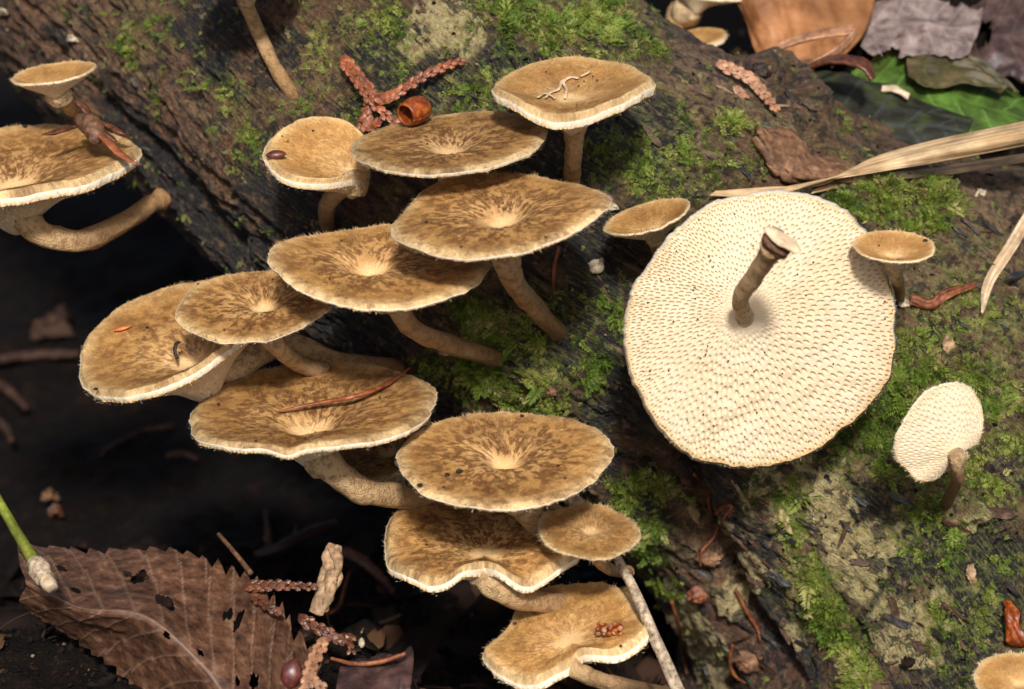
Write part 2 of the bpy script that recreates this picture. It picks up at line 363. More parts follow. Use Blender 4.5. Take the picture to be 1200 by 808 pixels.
MASK = dict(
 moss=[(150, 45, 36, .6), (185, 30, 34, .65), (215, 85, 40, .4), (270, 110, 42, .55), (300, 150, 32, .6), (285, 185, 30, .45), (190, 110, 30, .4), (125, 20, 30, .4),
       (440, 30, 45, .65), (470, 75, 40, .5), (400, 110, 40, .5), (380, 60, 40, .45), (350, 130, 30, .4), (600, 25, 45, .95), (650, 45, 60, 1), (700, 25, 55, 1), (640, 75, 45, .8), (740, 45, 45, .8), (560, 110, 45, .7),
       (530, 95, 35, .6), (760, 60, 30, .5), (730, 190, 50, .7), (780, 205, 50, .85), (820, 185, 45, .7), (860, 150, 32, .55), (910, 210, 40, .5), (700, 170, 35, .5),
       (1000, 240, 36, 1), (1040, 230, 40, 1), (1090, 235, 40, 1), (1070, 262, 36, .8), (1120, 245, 32, .6), (1000, 265, 28, .7), (985, 140, 20, .5),
       (1130, 340, 42, .55), (1160, 370, 40, .6), (1100, 370, 36, .8), (1080, 430, 45, 1), (1060, 460, 45, 1.1), (1020, 500, 45, 1.1), (1030, 530, 35, 1), (1090, 470, 45, 1), (1130, 440, 48, .8),
       (1170, 470, 45, .8), (1180, 530, 45, .7), (1150, 560, 42, .75), (1080, 590, 35, .75), (1110, 610, 40, .6), (1170, 610, 36, .5), (1000, 490, 35, .9), (1190, 420, 36, .6), (1060, 560, 22, .7),
       (560, 370, 38, .8), (600, 400, 45, 1), (570, 440, 45, 1), (630, 440, 42, .9), (650, 360, 26, .6), (540, 460, 35, .7), (600, 470, 40, 1), (690, 400, 36, .6), (700, 430, 32, .8), (720, 360, 28, .8), (655, 470, 32, .8), (735, 330, 22, .6), (500, 420, 30, .5),
       (705, 520, 22, .7), (735, 575, 30, 1.2), (770, 590, 26, 1.2), (755, 620, 26, 1.1), (765, 650, 24, 1.1), (780, 690, 22, 1.0), (770, 730, 18, .9), (735, 780, 26, .9), (800, 680, 20, .8), (720, 600, 26, .9), (820, 690, 16, .6),
       (925, 575, 20, .9), (925, 620, 22, 1), (940, 650, 24, 1), (950, 690, 26, 1.25), (965, 720, 28, 1.4), (985, 750, 28, 1.4), (1005, 785, 30, 1.4), (1030, 600, 20, .5), (1060, 640, 22, .7), (1120, 640, 32, .7), (1100, 720, 28, .8), (1150, 690, 26, .6), (1060, 680, 18, .6),
       (1140, 730, 30, .45), (1190, 660, 26, .5), (1130, 790, 30, .4), (880, 580, 20, .4), (1010, 600, 18, .5)],
 green=[(690, 30, 90, 1), (720, 10, 60, 1.2), (640, 60, 80, .8), (560, 110, 70, .8), (780, 200, 80, .7), (1130, 320, 60, .9), (1150, 390, 90, .9), (1060, 480, 90, 1), (1140, 540, 90, .9), (1120, 680, 80, .8), (1150, 730, 80, .8), (600, 430, 90, .8), (700, 380, 60, .6),
        (430, 60, 70, .7), (160, 30, 60, .5), (280, 130, 60, .5), (1040, 240, 60, .8), (960, 700, 60, .8), (760, 640, 50, .7), (1060, 620, 60, .7), (870, 640, 60, .3), (880, 130, 50, .4), (1000, 720, 60, .6)],
 black=[(660, 200, 80, 1.0), (740, 150, 60, 1.0), (470, 90, 80, .8), (330, 235, 80, 1.0), (700, 270, 60, 1.0), (420, 380, 90, 1.0), (640, 520, 70, 1.0), (130, 140, 34, 1.3), (150, 165, 46, 1.4), (190, 205, 50, 1.4), (230, 250, 56, 1.4), (270, 285, 50, 1.4), (300, 310, 45, 1.3), (120, 120, 26, .8), (70, 50, 26, .7), (420, 90, 45, .7), (250, 40, 55, .8), (330, 60, 45, .6), (600, 75, 40, .9), (640, 110, 60, 1), (560, 140, 50, .8), (730, 130, 40, .8), (690, 150, 40, .8),  # the wood's own black patches, plus shade from the caps put into the colour
        (650, 400, 50, .8), (700, 320, 45, .9), (680, 360, 45, .9), (730, 420, 50, .9), (720, 470, 45, .9), (520, 470, 45, .9), (700, 545, 40, .9), (750, 590, 45, 1), (760, 700, 32, .8), (840, 570, 55, .7), (870, 640, 50, .9), (890, 700, 45, 1), (910, 760, 45, 1), (940, 790, 40, .8),
        (960, 550, 24, .9), (1000, 590, 36, .9), (1040, 690, 32, 1), (1080, 640, 50, .9), (1120, 680, 55, 1), (1160, 720, 50, .9), (1150, 650, 40, 1), (1100, 400, 22, 1.2), (960, 225, 40, 1), (990, 240, 30, .8), (1190, 560, 30, .6), (1060, 600, 30, .7), (800, 150, 30, .5), (1090, 780, 60, .7), (1020, 740, 30, .7)],
 lichen=[(1060, 740, 40, 1.3), (1000, 660, 34, 1.1), (960, 590, 44, 1.2), (1030, 620, 26, .9), (900, 570, 26, .8), (850, 620, 24, .8), (820, 760, 50, 1.3), (1090, 700, 24, .9), (1130, 610, 26, .7), (515, 30, 40, 1), (545, 45, 30, 1), (490, 55, 26, .8), (1055, 745, 28, 1.3), (1075, 765, 22, 1.2), (1050, 715, 20, 1.1), (930, 580, 36, 1), (960, 610, 40, 1.1), (985, 640, 32, .9), (945, 560, 32, .8), (1010, 650, 26, .9), (900, 600, 26, .5), (885, 665, 22, 1.1), (875, 690, 16, 1),
         (820, 740, 42, 1.2), (830, 790, 42, 1.2), (800, 710, 30, .9), (850, 710, 26, .9), (930, 750, 18, .8), (1010, 690, 22, .8), (1180, 430, 40, .5), (1165, 470, 26, .6), (860, 590, 22, .4), (1190, 560, 20, .4), (1040, 640, 26, .7), (700, 585, 28, .5)],
 rust=[(60, 30, 120, 1), (130, 90, 110, 1), (200, 140, 100, 1), (260, 190, 90, 1), (330, 60, 90, .9), (370, 120, 70, .8), (120, 180, 60, .6), (430, 110, 60, .8), (230, 230, 60, .7), (820, 600, 70, .9), (840, 690, 60, 1), (720, 690, 50, .9), (740, 740, 50, .9), (890, 770, 50, .9), (930, 190, 60, .7), (1180, 640, 50, .6), (1120, 300, 50, .6), (1050, 700, 60, .4)],
 pale=[(950, 680, 110, .6), (1050, 760, 90, .6), (860, 660, 60, .6), (1100, 560, 60, .5), (790, 130, 60, .9), (850, 110, 60, .9), (900, 150, 45, .9), (830, 90, 50, .8), (1000, 555, 30, 1.2), (1140, 300, 50, .8), (1090, 330, 36, .8), (1180, 250, 60, .9), (80, 40, 60, .5), (160, 60, 60, .4), (210, 150, 60, .4), (360, 90, 50, .4), (940, 600, 60, .5), (860, 700, 60, .3), (1000, 690, 70, .4),
       (1150, 600, 40, .6), (1175, 400, 60, .6), (1090, 510, 40, .3), (760, 110, 40, .7)])
def blob3(lst):
    out = []
    for x, y, r, s in lst:
        p, n, d = hit(x, y); out.append((p, r * pxs(d), s))
    return out
GROOVES = [([(60, 60), (115, 122), (200, 200), (275, 285)], .40, .16), ([(800, 552), (822, 610), (846, 668), (880, 735), (935, 815)], .55, .20),
           ([(930, 590), (955, 660), (1000, 730), (1040, 810)], .12, .10), ([(985, 540), (1030, 605), (1060, 650)], .10, .07), ([(755, 555), (790, 600), (812, 640)], .45, .22),
           ([(560, 465), (640, 520), (700, 560)], .15, .12), ([(1150, 620), (1180, 660), (1190, 720)], .12, .14), ([(940, 150), (965, 190), (1010, 215)], .25, .12), ([(1095, 395), (1112, 405)], .25, .13),
           ([(180, 150), (260, 215), (330, 275)], .10, .10), ([(860, 560), (905, 640), (950, 720)], .07, .08)]
RIDGES = [([(890, 90), (925, 105), (950, 130)], .42, .36), ([(975, 535), (1010, 565), (1035, 600)], .14, .13), ([(850, 570), (900, 650), (950, 730)], .10, .28), ([(1120, 600), (1165, 600), (1195, 640), (1200, 690)], .10, .10),
          ([(700, 480), (680, 440)], .12, .2), ([(150, 185), (220, 255), (290, 330)], .12, .15)]
NU, NTH = 760, 430
c1, r1, th1, al1, d1 = log_grid(NU, NTH)
base = c1[:, None] + r1[:, None, None] * d1
uu = np.broadcast_to(al1[:, None], (NU, NTH)); vv = r1[:, None] * th1[None]
nearmask = np.abs(th1) < 2.0
rad_lump = (fbm(base * 0.28, 3, 3) - 0.5) * 0.5 + (fbm(base * 0.8, 3, 5) - 0.5) * 0.28
per = np.stack([np.cos(th1)[None] * r1[:, None], np.sin(th1)[None] * r1[:, None], uu * 0.16], -1)   # stretched along the log
gra = (fbm(per * 2.2, 4, 11) - 0.5) * 0.30
gr2 = (fbm(per * A([7, 7, 5]), 3, 13) - 0.5) * 0.16
def dist_poly(pts3, X):
    best = np.full(X.shape[:-1], 1e9)
    for a, b in zip(pts3[:-1], pts3[1:]):
        ab = b - a; t = np.clip(((X - a) @ ab) / (ab @ ab), 0, 1)
        best = np.minimum(best, np.linalg.norm(X - a - t[..., None] * ab, axis=-1))
    return best
feat = 0
gn1 = fbm(base * 3, 3, 21) - .5; gn2 = fbm(base * 3, 3, 22) - .5
for pts, dep, wd in GROOVES:
    q = [hit(x, y)[0] for x, y in pts]
    dd = dist_poly(q, base) + gn1 * wd * .9
    feat = feat - dep * np.exp(-(dd / wd) ** 2)
for pts, dep, wd in RIDGES:
    q = [hit(x, y)[0] for x, y in pts]
    dd = dist_poly(q, base) + gn2 * wd * .8
    feat = feat + dep * np.exp(-(dd / wd) ** 2)
masks = {}
edge = (fbm(base * 3.2, 4, 31) - 0.5)
for k, lst in MASK.items():
    m = np.zeros((NU, NTH))
    for p, r, s in blob3(lst):
        dd = np.linalg.norm(base - p, axis=-1) / r
        m = np.maximum(m, s * np.exp(-(dd * 0.9) ** 2))
    masks[k] = m
lich = smooth(0.42, 0.52, masks['lichen'] + edge * 1.1)
pit = smooth(0.36, 0.52, masks['black'] + edge * 0.9 + (gra / 0.3) * 0.35)
back_green = smooth(0.5, 0.8, fbm(base * 0.5, 3, 41)) * 0.25
green = np.clip(masks['green'] + back_green + edge * 0.5, 0, 1)
mossd = np.clip(masks['moss'] * 1.12 + edge * 0.9 - 0.10, 0, 1.4)
rid = np.exp(-((fbm(per * 2.6, 3, 71) - .5) / .022) ** 2) * smooth(.42, .6, fbm(base * .9, 2, 72)) + .8 * np.exp(-((fbm(per * 5.5, 2, 73) - .5) / .03) ** 2) * smooth(.45, .6, fbm(base * 1.3, 2, 74))
rid = np.clip(rid, 0, 1)
pit = np.clip(pit + rid * .9 * (1 - lich), 0, 1)
disp = rad_lump * 0.5 - rid * 0.13 + gra * (1 - 0.5 * lich) + gr2 + feat + lich * (0.05 + edge * 0.05) - pit * 0.05 + (fbm(base * 9, 3, 55) - .5) * 0.12 + np.clip(mossd, 0, 1) * 0.03
LOGV = base + d1 * disp[..., None]
LOGF = grid_faces(NU, NTH, True)
lo = thing('fallen_log', LOGV[NU // 2].mean(0), 'mossy decaying fallen log lying diagonally across the whole picture', 'log')
lend = np.vstack([LOGV.reshape(-1, 3), LOGV[0].mean(0), LOGV[-1].mean(0)])
j = np.arange(NTH); j2 = (j + 1) % NTH; nb = NU * NTH
ends = [np.stack([np.full(NTH, nb), j2, j], -1), np.stack([np.full(NTH, nb + 1), (NU - 1) * NTH + j, (NU - 1) * NTH + j2], -1)]
def _f(a): return np.concatenate([a.reshape(-1), [0, 0]])
luv = np.vstack([np.stack([uu, vv, np.zeros_like(uu)], -1).reshape(-1, 3), np.zeros((2, 3))])
obj('wood', lend, [LOGF] + ends, M['log'], lo, dict(luv=luv, lichen=_f(lich), black=_f(pit), green=_f(green), pale=_f(np.clip(masks['pale'], 0, 1)), rust=_f(np.clip(masks['rust'] + edge * .4, 0, 1))))
BV = bvh_of(LOGV[::2, ::2], NU // 2, NTH // 2)

# moss: thousands of little feathery shoots, one mass
def moss_shoots(n, dens, seed, lmin, lmax, k=8):
    rng = np.random.default_rng(seed)
    nrm = unit(np.cross(np.gradient(LOGV, axis=0), np.gradient(LOGV, axis=1)))
    nrm *= np.sign((nrm * d1).sum(-1))[..., None]
    area = np.linalg.norm(np.cross(np.gradient(base, axis=0), np.gradient(base, axis=1)), axis=-1)
    wgt = (dens * area).reshape(-1); idx = rng.choice(len(wgt), n, p=wgt / wgt.sum())
    p = LOGV.reshape(-1, 3)[idx] + rng.normal(0, 0.012, (n, 3)); nm = nrm.reshape(-1, 3)[idx]; dn = dens.reshape(-1)[idx]
    clump = noise(p * 2.2, 77); 
    tg = unit(np.cross(nm, rng.normal(0, 1, (n, 3))))
    flow = unit(np.stack([noise(p * 1.1, 80) - .5, noise(p * 1.1, 81) - .5, noise(p * 1.1, 82) - .5], -1)); flow = flow - nm * (flow * nm).sum(-1)[:, None]
    ax = unit(tg * 0.8 + flow * 0.7 + nm * rng.uniform(0.15, 0.9, n)[:, None])
    L = rng.uniform(lmin, lmax, n) * (0.6 + 0.6 * np.clip(dn, 0, 1.2))
    side = unit(np.cross(ax, nm)); up = np.cross(side, ax)
    f = np.linspace(0.08, 1.0, k)
    V, R, T = [], [], []
    rn = np.clip(0.12 + 0.75 * clump + rng.normal(0, 0.22, n), 0, 1)
    for q in range(k):
        for sg in (-1, 1):
            b = p + ax * (L * f[q])[:, None] - nm * (0.25 * L * f[q] ** 2)[:, None]
            ll = L * 0.34 * (1.15 - 0.65 * f[q]) * rng.uniform(.7, 1.3, n)
            dr = unit(ax * (0.55 + 0.5 * f[q]) + sg * side * 0.85 + up * rng.uniform(-.15, .55, n)[:, None])
            wv = unit(np.cross(dr, up + 0.3 * rng.normal(0, 1, (n, 3))))
            wd = (ll * 0.15)[:, None]
            V.append(np.stack([b, b + dr * (ll * .45)[:, None] + wv * wd, b + dr * ll[:, None], b + dr * (ll * .45)[:, None] - wv * wd], 1))
            R.append(np.repeat(rn[:, None], 4, 1)); T.append(np.broadcast_to(A([0, .5, 1, .5]) * f[q], (n, 4)))
    V = np.concatenate(V).reshape(-1, 3)
    F = np.arange(len(V)).reshape(-1, 4)
    return V, F, np.concatenate(R).reshape(-1), np.concatenate(T).reshape(-1)
mb = MB()
brk = fbm(base * 4.5, 3, 91); mossd2 = np.clip(mossd + (brk - .55) * 1.5, 0, 1.3)
v, f, r, tt = moss_shoots(22000, np.clip(mossd2 - 0.12, 0, 1.1) ** 1.0, 5, 0.08, 0.20, 7); mb.add(v, [f], rnd=r, tip=tt)
v, f, r, tt = moss_shoots(1500, np.clip(mossd2 - 0.45, 0, 1) ** 1.2, 6, 0.22, 0.42, 10); mb.add(v, [f], rnd=r, tip=tt)
v, f, r, tt = moss_shoots(3500, np.clip(green - 0.2, 0, 1) * (np.abs(th1) < 1.9)[None] * np.clip(brk * 2 - .7, 0, 1), 8, 0.05, 0.14, 5); mb.add(v, [f], rnd=r * 0.9, tip=tt)
tag(mb.build('moss', M['moss'], kind='stuff'), 'green feathery moss growing in patches over the log', 'moss')

# ------------------------------------------------------------------ ground
def ground_z(x, y):
    p = np.stack([x, y, np.zeros_like(x)], -1)
    front = -0.45 - 3.6 * smooth(-1.2, 5.0, y)
    z = front - 2.0 * smooth(-2.4, -0.8, x) * smooth(5, -1, y)
    z = z + 8.0 * smooth(4.5, 11.0, y) * smooth(2.6, 5.5, x) + 3.6 * smooth(2.6, 5.5, x) * smooth(0, 5, y)
    near = smooth(40, 20, np.hypot(x, y))
    z = z + near * ((fbm(p * 0.35, 3, 61) - .5) * 1.2 + (fbm(p * 1.5, 4, 62) - .5) * 0.6 + (fbm(p * 6, 3, 63) - .5) * 0.16)
    return z
q = np.sinh(np.linspace(-1, 1, 420) * 5.2) / math.sinh(5.2) * 300
gx, gy = np.meshgrid(q * 1.0, q * 1.0 + 0.5, indexing='ij')
gv = np.stack([gx, gy, ground_z(gx, gy)], -1).reshape(-1, 3)
g = obj('ground', gv, [grid_faces(420, 420)], M['soil'], origin=(0, 0, 0)); g['kind'] = 'structure'
def on_ground(px, py):
    """where the ray through a photo pixel meets the soil"""
    d = unit(P(px, py, 36) - CAM); ts = np.linspace(33, 75, 2000)
    pts = CAM + ts[:, None] * d; below = np.nonzero(pts[:, 2] < ground_z(pts[:, 0], pts[:, 1]))[0]
    return pts[below[0]] if len(below) else pts[-1]
def gp(px, py, lift=0.05): return on_ground(px, py) + A([0, 0, lift])
# soil crumbs and bits of litter
ICO = A([(0, 0, 1), (.89, 0, .45), (.28, .85, .45), (-.72, .53, .45), (-.72, -.53, .45), (.28, -.85, .45), (.72, .53, -.45), (-.28, .85, -.45), (-.89, 0, -.45), (-.28, -.85, -.45), (.72, -.53, -.45), (0, 0, -1)])
ICF = A([(0, 1, 2), (0, 2, 3), (0, 3, 4), (0, 4, 5), (0, 5, 1), (1, 6, 2), (2, 7, 3), (3, 8, 4), (4, 9, 5), (5, 10, 1), (2, 6, 7), (3, 7, 8), (4, 8, 9), (5, 9, 10), (1, 10, 6), (11, 7, 6), (11, 8, 7), (11, 9, 8), (11, 10, 9), (11, 6, 10)])
def crumbs(pos, size, seed):
    rng = np.random.default_rng(seed); n = len(pos)
    R = rng.normal(0, 1, (n, 3, 3)); q, _ = np.linalg.qr(R)
    s = size[:, None] * rng.uniform(.4, 1.3, (n, 3)); s[:, 2] *= 0.6
    v = (ICO[None] * rng.uniform(.65, 1.25, (n, 12, 1))) * s[:, None]
    v = np.einsum('nij,nkj->nki', q, v) + pos[:, None]
    f = (ICF[None] + 12 * np.arange(n)[:, None, None]).reshape(-1, 3)
    return v.reshape(-1, 3), f, np.repeat(rng.uniform(0, 1, n) ** 1.3, 12)
rng = np.random.default_rng(9)
cx = rng.uniform(-9, 3, 9000); cy = rng.uniform(-6, 8, 9000)
v, f, r = crumbs(np.stack([cx, cy, ground_z(cx, cy) + .02], -1), rng.lognormal(-3.4, .6, 9000), 3)
mb = MB(); mb.add(v, [f], rnd=r)
cx = rng.uniform(2, 14, 1500); cy = rng.uniform(6, 16, 1500)
v, f, r = crumbs(np.stack([cx, cy, ground_z(cx, cy) + .02], -1), rng.lognormal(-2.7, .6, 1500), 4); mb.add(v, [f], rnd=r)
tag(mb.build('soil_crumbs', M['crumb'], sm=False, kind='stuff'), 'dark soil crumbs and rotten litter under the log', 'soil')
# specks of bark and dirt caught on the log
sel = rng.choice(NU * NTH, 2600, p=(lambda a: a / a.sum())(((np.abs(th1) < 1.8)[None] * (0.25 + 2.5 * np.exp(-((feat + .4) / .25) ** 2))).reshape(-1)))
v, f, r = crumbs(LOGV.reshape(-1, 3)[sel], rng.lognormal(-3.7, .5, 2600), 5)
mb = MB(); mb.add(v, [f], rnd=np.clip(r * 1.15, 0, 1))
tag(mb.build('bark_crumbs', M['crumb'], sm=False, kind='stuff'), 'tiny crumbs of bark and dirt scattered on the log', 'bark')

def plate(c, n, ax, l, w_, th_, seed, curl=.15):
    """a thin broken plate: outline 9 points, raised rim on one side"""
    rng = np.random.default_rng(seed); k = 11; a = np.linspace(0, 2 * np.pi, k, endpoint=False) + rng.uniform(-.2, .2, k); r = rng.uniform(.55, 1.1, k)
    ax = unit(ax - n * (ax @ n)); sd_ = np.cross(n, ax); rings = []
    for f_, z in ((0.0, 1), (.55, 1), (1, .75), (1.02, -.6)):
        x = f_ * r * np.cos(a) * l; y = f_ * r * np.sin(a) * w_
        rings.append(c + x[:, None] * ax + y[:, None] * sd_ + (z * th_ + curl * (y / w_ + .3).clip(0) ** 2 * w_ + rng.normal(0, .12, k) * th_ * (f_ > 0))[:, None] * n)
    v = np.vstack(rings); v[:k] = v[:k].mean(0)
    return v, grid_faces(4, k, True)
PLM = [m_plain('bark_plate_brown', [(0.02, 0.010, 0.006), (0.07, 0.035, 0.02), (0.16, 0.09, 0.05)], 7, .6, .4, 7, 1.0), m_plain('bark_plate_black', [(0.006, 0.006, 0.006), (0.018, 0.016, 0.015), (0.07, 0.05, 0.035)], 7, .45, .5, 7, 1.0),
       m_plain('bark_plate_tan', [(0.12, 0.08, 0.045), (0.26, 0.18, 0.10), (0.40, 0.31, 0.18)], 8, .7, .3, 7, 1.0), m_plain('bark_plate_lichen', [(0.10, 0.08, 0.03), (0.32, 0.26, 0.11), (0.46, 0.40, 0.20)], 8, .75, .25, 7, 1.0)]
rng = np.random.default_rng(12); axlog = unit(_c[8] - _c[4])
zones = [(760, 920, 560, 808, 26), (860, 1080, 560, 808, 34), (1040, 1200, 600, 790, 16), (1060, 1200, 260, 440, 12), (640, 760, 300, 480, 14), (760, 960, 70, 215, 16), (60, 330, 20, 260, 22), (380, 620, 10, 120, 12)]
for x0, x1, y0, y1, n in zones:
    for k in range(n):
        x, y = rng.uniform(x0, x1), rng.uniform(y0, y1); p, nn, d = hit(x, y, 0.0, None or 99)
        if d > 60: continue
        l = rng.uniform(.06, .26) * (1.2 if x0 > 700 else .8); v, f = plate(p + nn * .01, unit(nn + rng.normal(0, .12, 3)), unit(axlog + rng.normal(0, .25, 3)), l, l * rng.uniform(.12, .36), rng.uniform(.012, .04), int(rng.integers(1e6)), rng.uniform(0, .5))
        obj('bark_flake', v, [f], PLM[int(rng.choice(4, p=[.5, .42, .06, .02]))], lo, sm=False)
# needles, stalk bits and leaf shreds on the soil
nl = MB()
for k in range(560):
    x, y = rng.uniform(-9, 2.5), rng.uniform(-5, 7) if k < 420 else rng.uniform(1.0, 8); p = A([x, y, float(ground_z(A(x), A(y))) + rng.uniform(.03, .2)]); dr = unit(A([rng.normal(), rng.normal(), rng.normal() * .25])); L = rng.uniform(.15, .9) if k < 420 else rng.uniform(.8, 2.0)
    if k % 3 and k < 420:
        v, f, al = tube([p, p + dr * L * .5 + A([0, 0, .05]), p + dr * L], A([.012, .02, .008]) * rng.uniform(.7, 1.8), 7, 5); nl.add(v, f, rnd=rng.uniform(0, .97) ** .8)
    else:
        v, f = plate(p, unit(A([rng.normal() * .5, rng.normal() * .5, 1])), dr, L * .35, L * .2, .015, int(rng.integers(1e6)), .5); nl.add(v, [f], rnd=rng.uniform(.3, .965))
tag(nl.build('needle_litter', M['crumb'], kind='stuff'), 'dark needles and leaf shreds strewn over the soil', 'litter')

# ------------------------------------------------------------------ mushrooms
def pore_template(wd, seed, rmin=0.10, asp=1.9):
    """unit disc pierced by radially stretched pores: verts, triangles, wall quads, floors"""
    rng = np.random.default_rng(seed); pts = np.zeros((0, 2)); acc = []
    def size(r): return wd * (0.72 + 0.5 * smooth(0.1, 0.5, r) - 0.42 * smooth(0.72, 1.0, r))
    for batch in range(22 if wd > .04 else 36):
        r = np.sqrt(rng.uniform(rmin ** 2, 0.985 ** 2, 800)); a = rng.uniform(0, 2 * np.pi, 800)
        for x, y, rr in zip(r * np.cos(a), r * np.sin(a), r):
            if acc:
                d = pts[:len(acc)] - (x, y); er = (x * d[:, 0] + y * d[:, 1]) / rr; et = (-y * d[:, 0] + x * d[:, 1]) / rr
                if ((er / asp) ** 2 + et ** 2).min() < (0.86 * size(rr)) ** 2: continue
            if len(acc) >= len(pts): pts = np.vstack([pts, np.zeros((1200, 2))])
            pts[len(acc)] = (x, y); acc.append(1)
    pts = pts[:len(acc)]
    def near():
        kd = KDTree(len(pts))
        for i_, p_ in enumerate(pts): kd.insert((p_[0], p_[1], 0), i_)
        kd.balance(); return A([[x[1] for x in kd.find_n((p_[0], p_[1], 0), 22)][1:] for p_ in pts])
    for it in range(9):                                     # even the spacing out
        if it % 3 == 0: nb_ = near()
        r = np.hypot(*pts.T); e = pts / r[:, None]; d = pts[nb_] - pts[:, None]
        er = (d * e[:, None]).sum(-1) / asp; et = d[..., 1] * e[:, None, 0] - d[..., 0] * e[:, None, 1]
        s = size(r)[:, None]; q = np.sqrt(er ** 2 + et ** 2) + 1e-9; k = np.clip(1 - q / (s * 1.25), 0, 1) * s * 0.22
        mv = -(k * er / q).sum(1)[:, None] * e * asp - (k * et / q).sum(1)[:, None] * np.stack([-e[:, 1], e[:, 0]], -1)
        pts = pts + mv; r = np.hypot(*pts.T); pts *= (np.clip(r, rmin, 0.982) / r)[:, None]
    nb_ = near()
    r = np.hypot(*pts.T); e = pts / r[:, None]; t = np.stack([-e[:, 1], e[:, 0]], -1)
    s = size(r); n = len(pts)
    ang = np.linspace(0, 2 * np.pi, 8, endpoint=False)
    d = pts[nb_] - pts[:, None]; er = (d * e[:, None]).sum(-1) / asp; et = d[..., 1] * e[:, None, 0] - d[..., 0] * e[:, None, 1]
    q = np.sqrt(er ** 2 + et ** 2); nn = np.minimum(np.partition(q, 2, axis=1)[:, :2].mean(1), q.min(1) * 1.06)
    vs = .72 + .34 * fbm(np.stack([pts[:, 0] * 5, pts[:, 1] * 5, 0 * r], -1), 3, seed); hw = nn * 0.47 * np.minimum(1, vs * rng.uniform(.78, 1.15, n)); hl = nn * asp * 0.47 * np.minimum(1, vs * rng.uniform(.75, 1.15, n))
    hl = np.minimum(hl, 0.996 - r)
    ca, sa = np.cos(ang), np.sin(ang)
    loop = pts[:, None] + (hl[:, None] * ca * (1 - .0 * ca))[..., None] * e[:, None] + (hw[:, None] * sa)[..., None] * t[:, None]
    oc = np.linspace(0, 2 * np.pi, 240, endpoint=False); outer = np.stack([np.cos(oc), np.sin(oc)], -1)
    ic = np.linspace(0, 2 * np.pi, 40, endpoint=False); inner = np.vstack([np.stack([np.cos(ic), np.sin(ic)], -1) * q_ for q_ in (.012, .03, .05, .07)])
    V = np.vstack([loop.reshape(-1, 2), outer, inner]); L = 8 * n
    ed = [(8 * i + j, 8 * i + (j + 1) % 8) for i in range(n) for j in range(8)] + [(L + j, L + (j + 1) % 240) for j in range(240)]
    vo, eo, fo, ov, oe, of = delaunay_2d_cdt([Vector(x) for x in V], ed, [], 0, 1e-7, True)
    VO = A([tuple(x) for x in vo]); hole = np.full(len(VO), -1)
    for k, src in enumerate(ov):
        src = [x for x in src if x < L]
        if src: hole[k] = src[0] // 8
    F = A([tuple(x) for x in fo if len(x) == 3]); h = hole[F]
    F = F[~((h[:, 0] >= 0) & (h[:, 0] == h[:, 1]) & (h[:, 1] == h[:, 2]))]
    new = {}
    for k, src in enumerate(ov):
        for x in src:
            if x < L: new[x] = k
    W, B, FL = [], [], []; nb = len(VO); bot = []; dpt = []
    for i in range(n):
        ids = [new.get(8 * i + j) for j in range(8)]
        if None in ids or len(set(ids)) < 8: continue
        b = nb + len(bot)
        for kk, dp in ((.92, .3), (.80, 1.0)):
            for j in range(8): bot.append(VO[ids[j]] * kk + pts[i] * (1 - kk)); dpt.append(dp)
        for j in range(8):
            W.append((ids[j], ids[(j + 1) % 8], b + (j + 1) % 8, b + j)); W.append((b + j, b + (j + 1) % 8, b + 8 + (j + 1) % 8, b + 8 + j))
        FL.append([b + 8 + j for j in range(8)])
    allv = np.vstack([VO, A(bot)]); dep = np.concatenate([np.zeros(len(VO)), A(dpt)])
    return allv, dep, F, A(W), A(FL)
PORES = {'big': pore_template(0.0245, 1, asp=2.0), 'mid': pore_template(0.047, 2), 'small': pore_template(0.075, 3)}

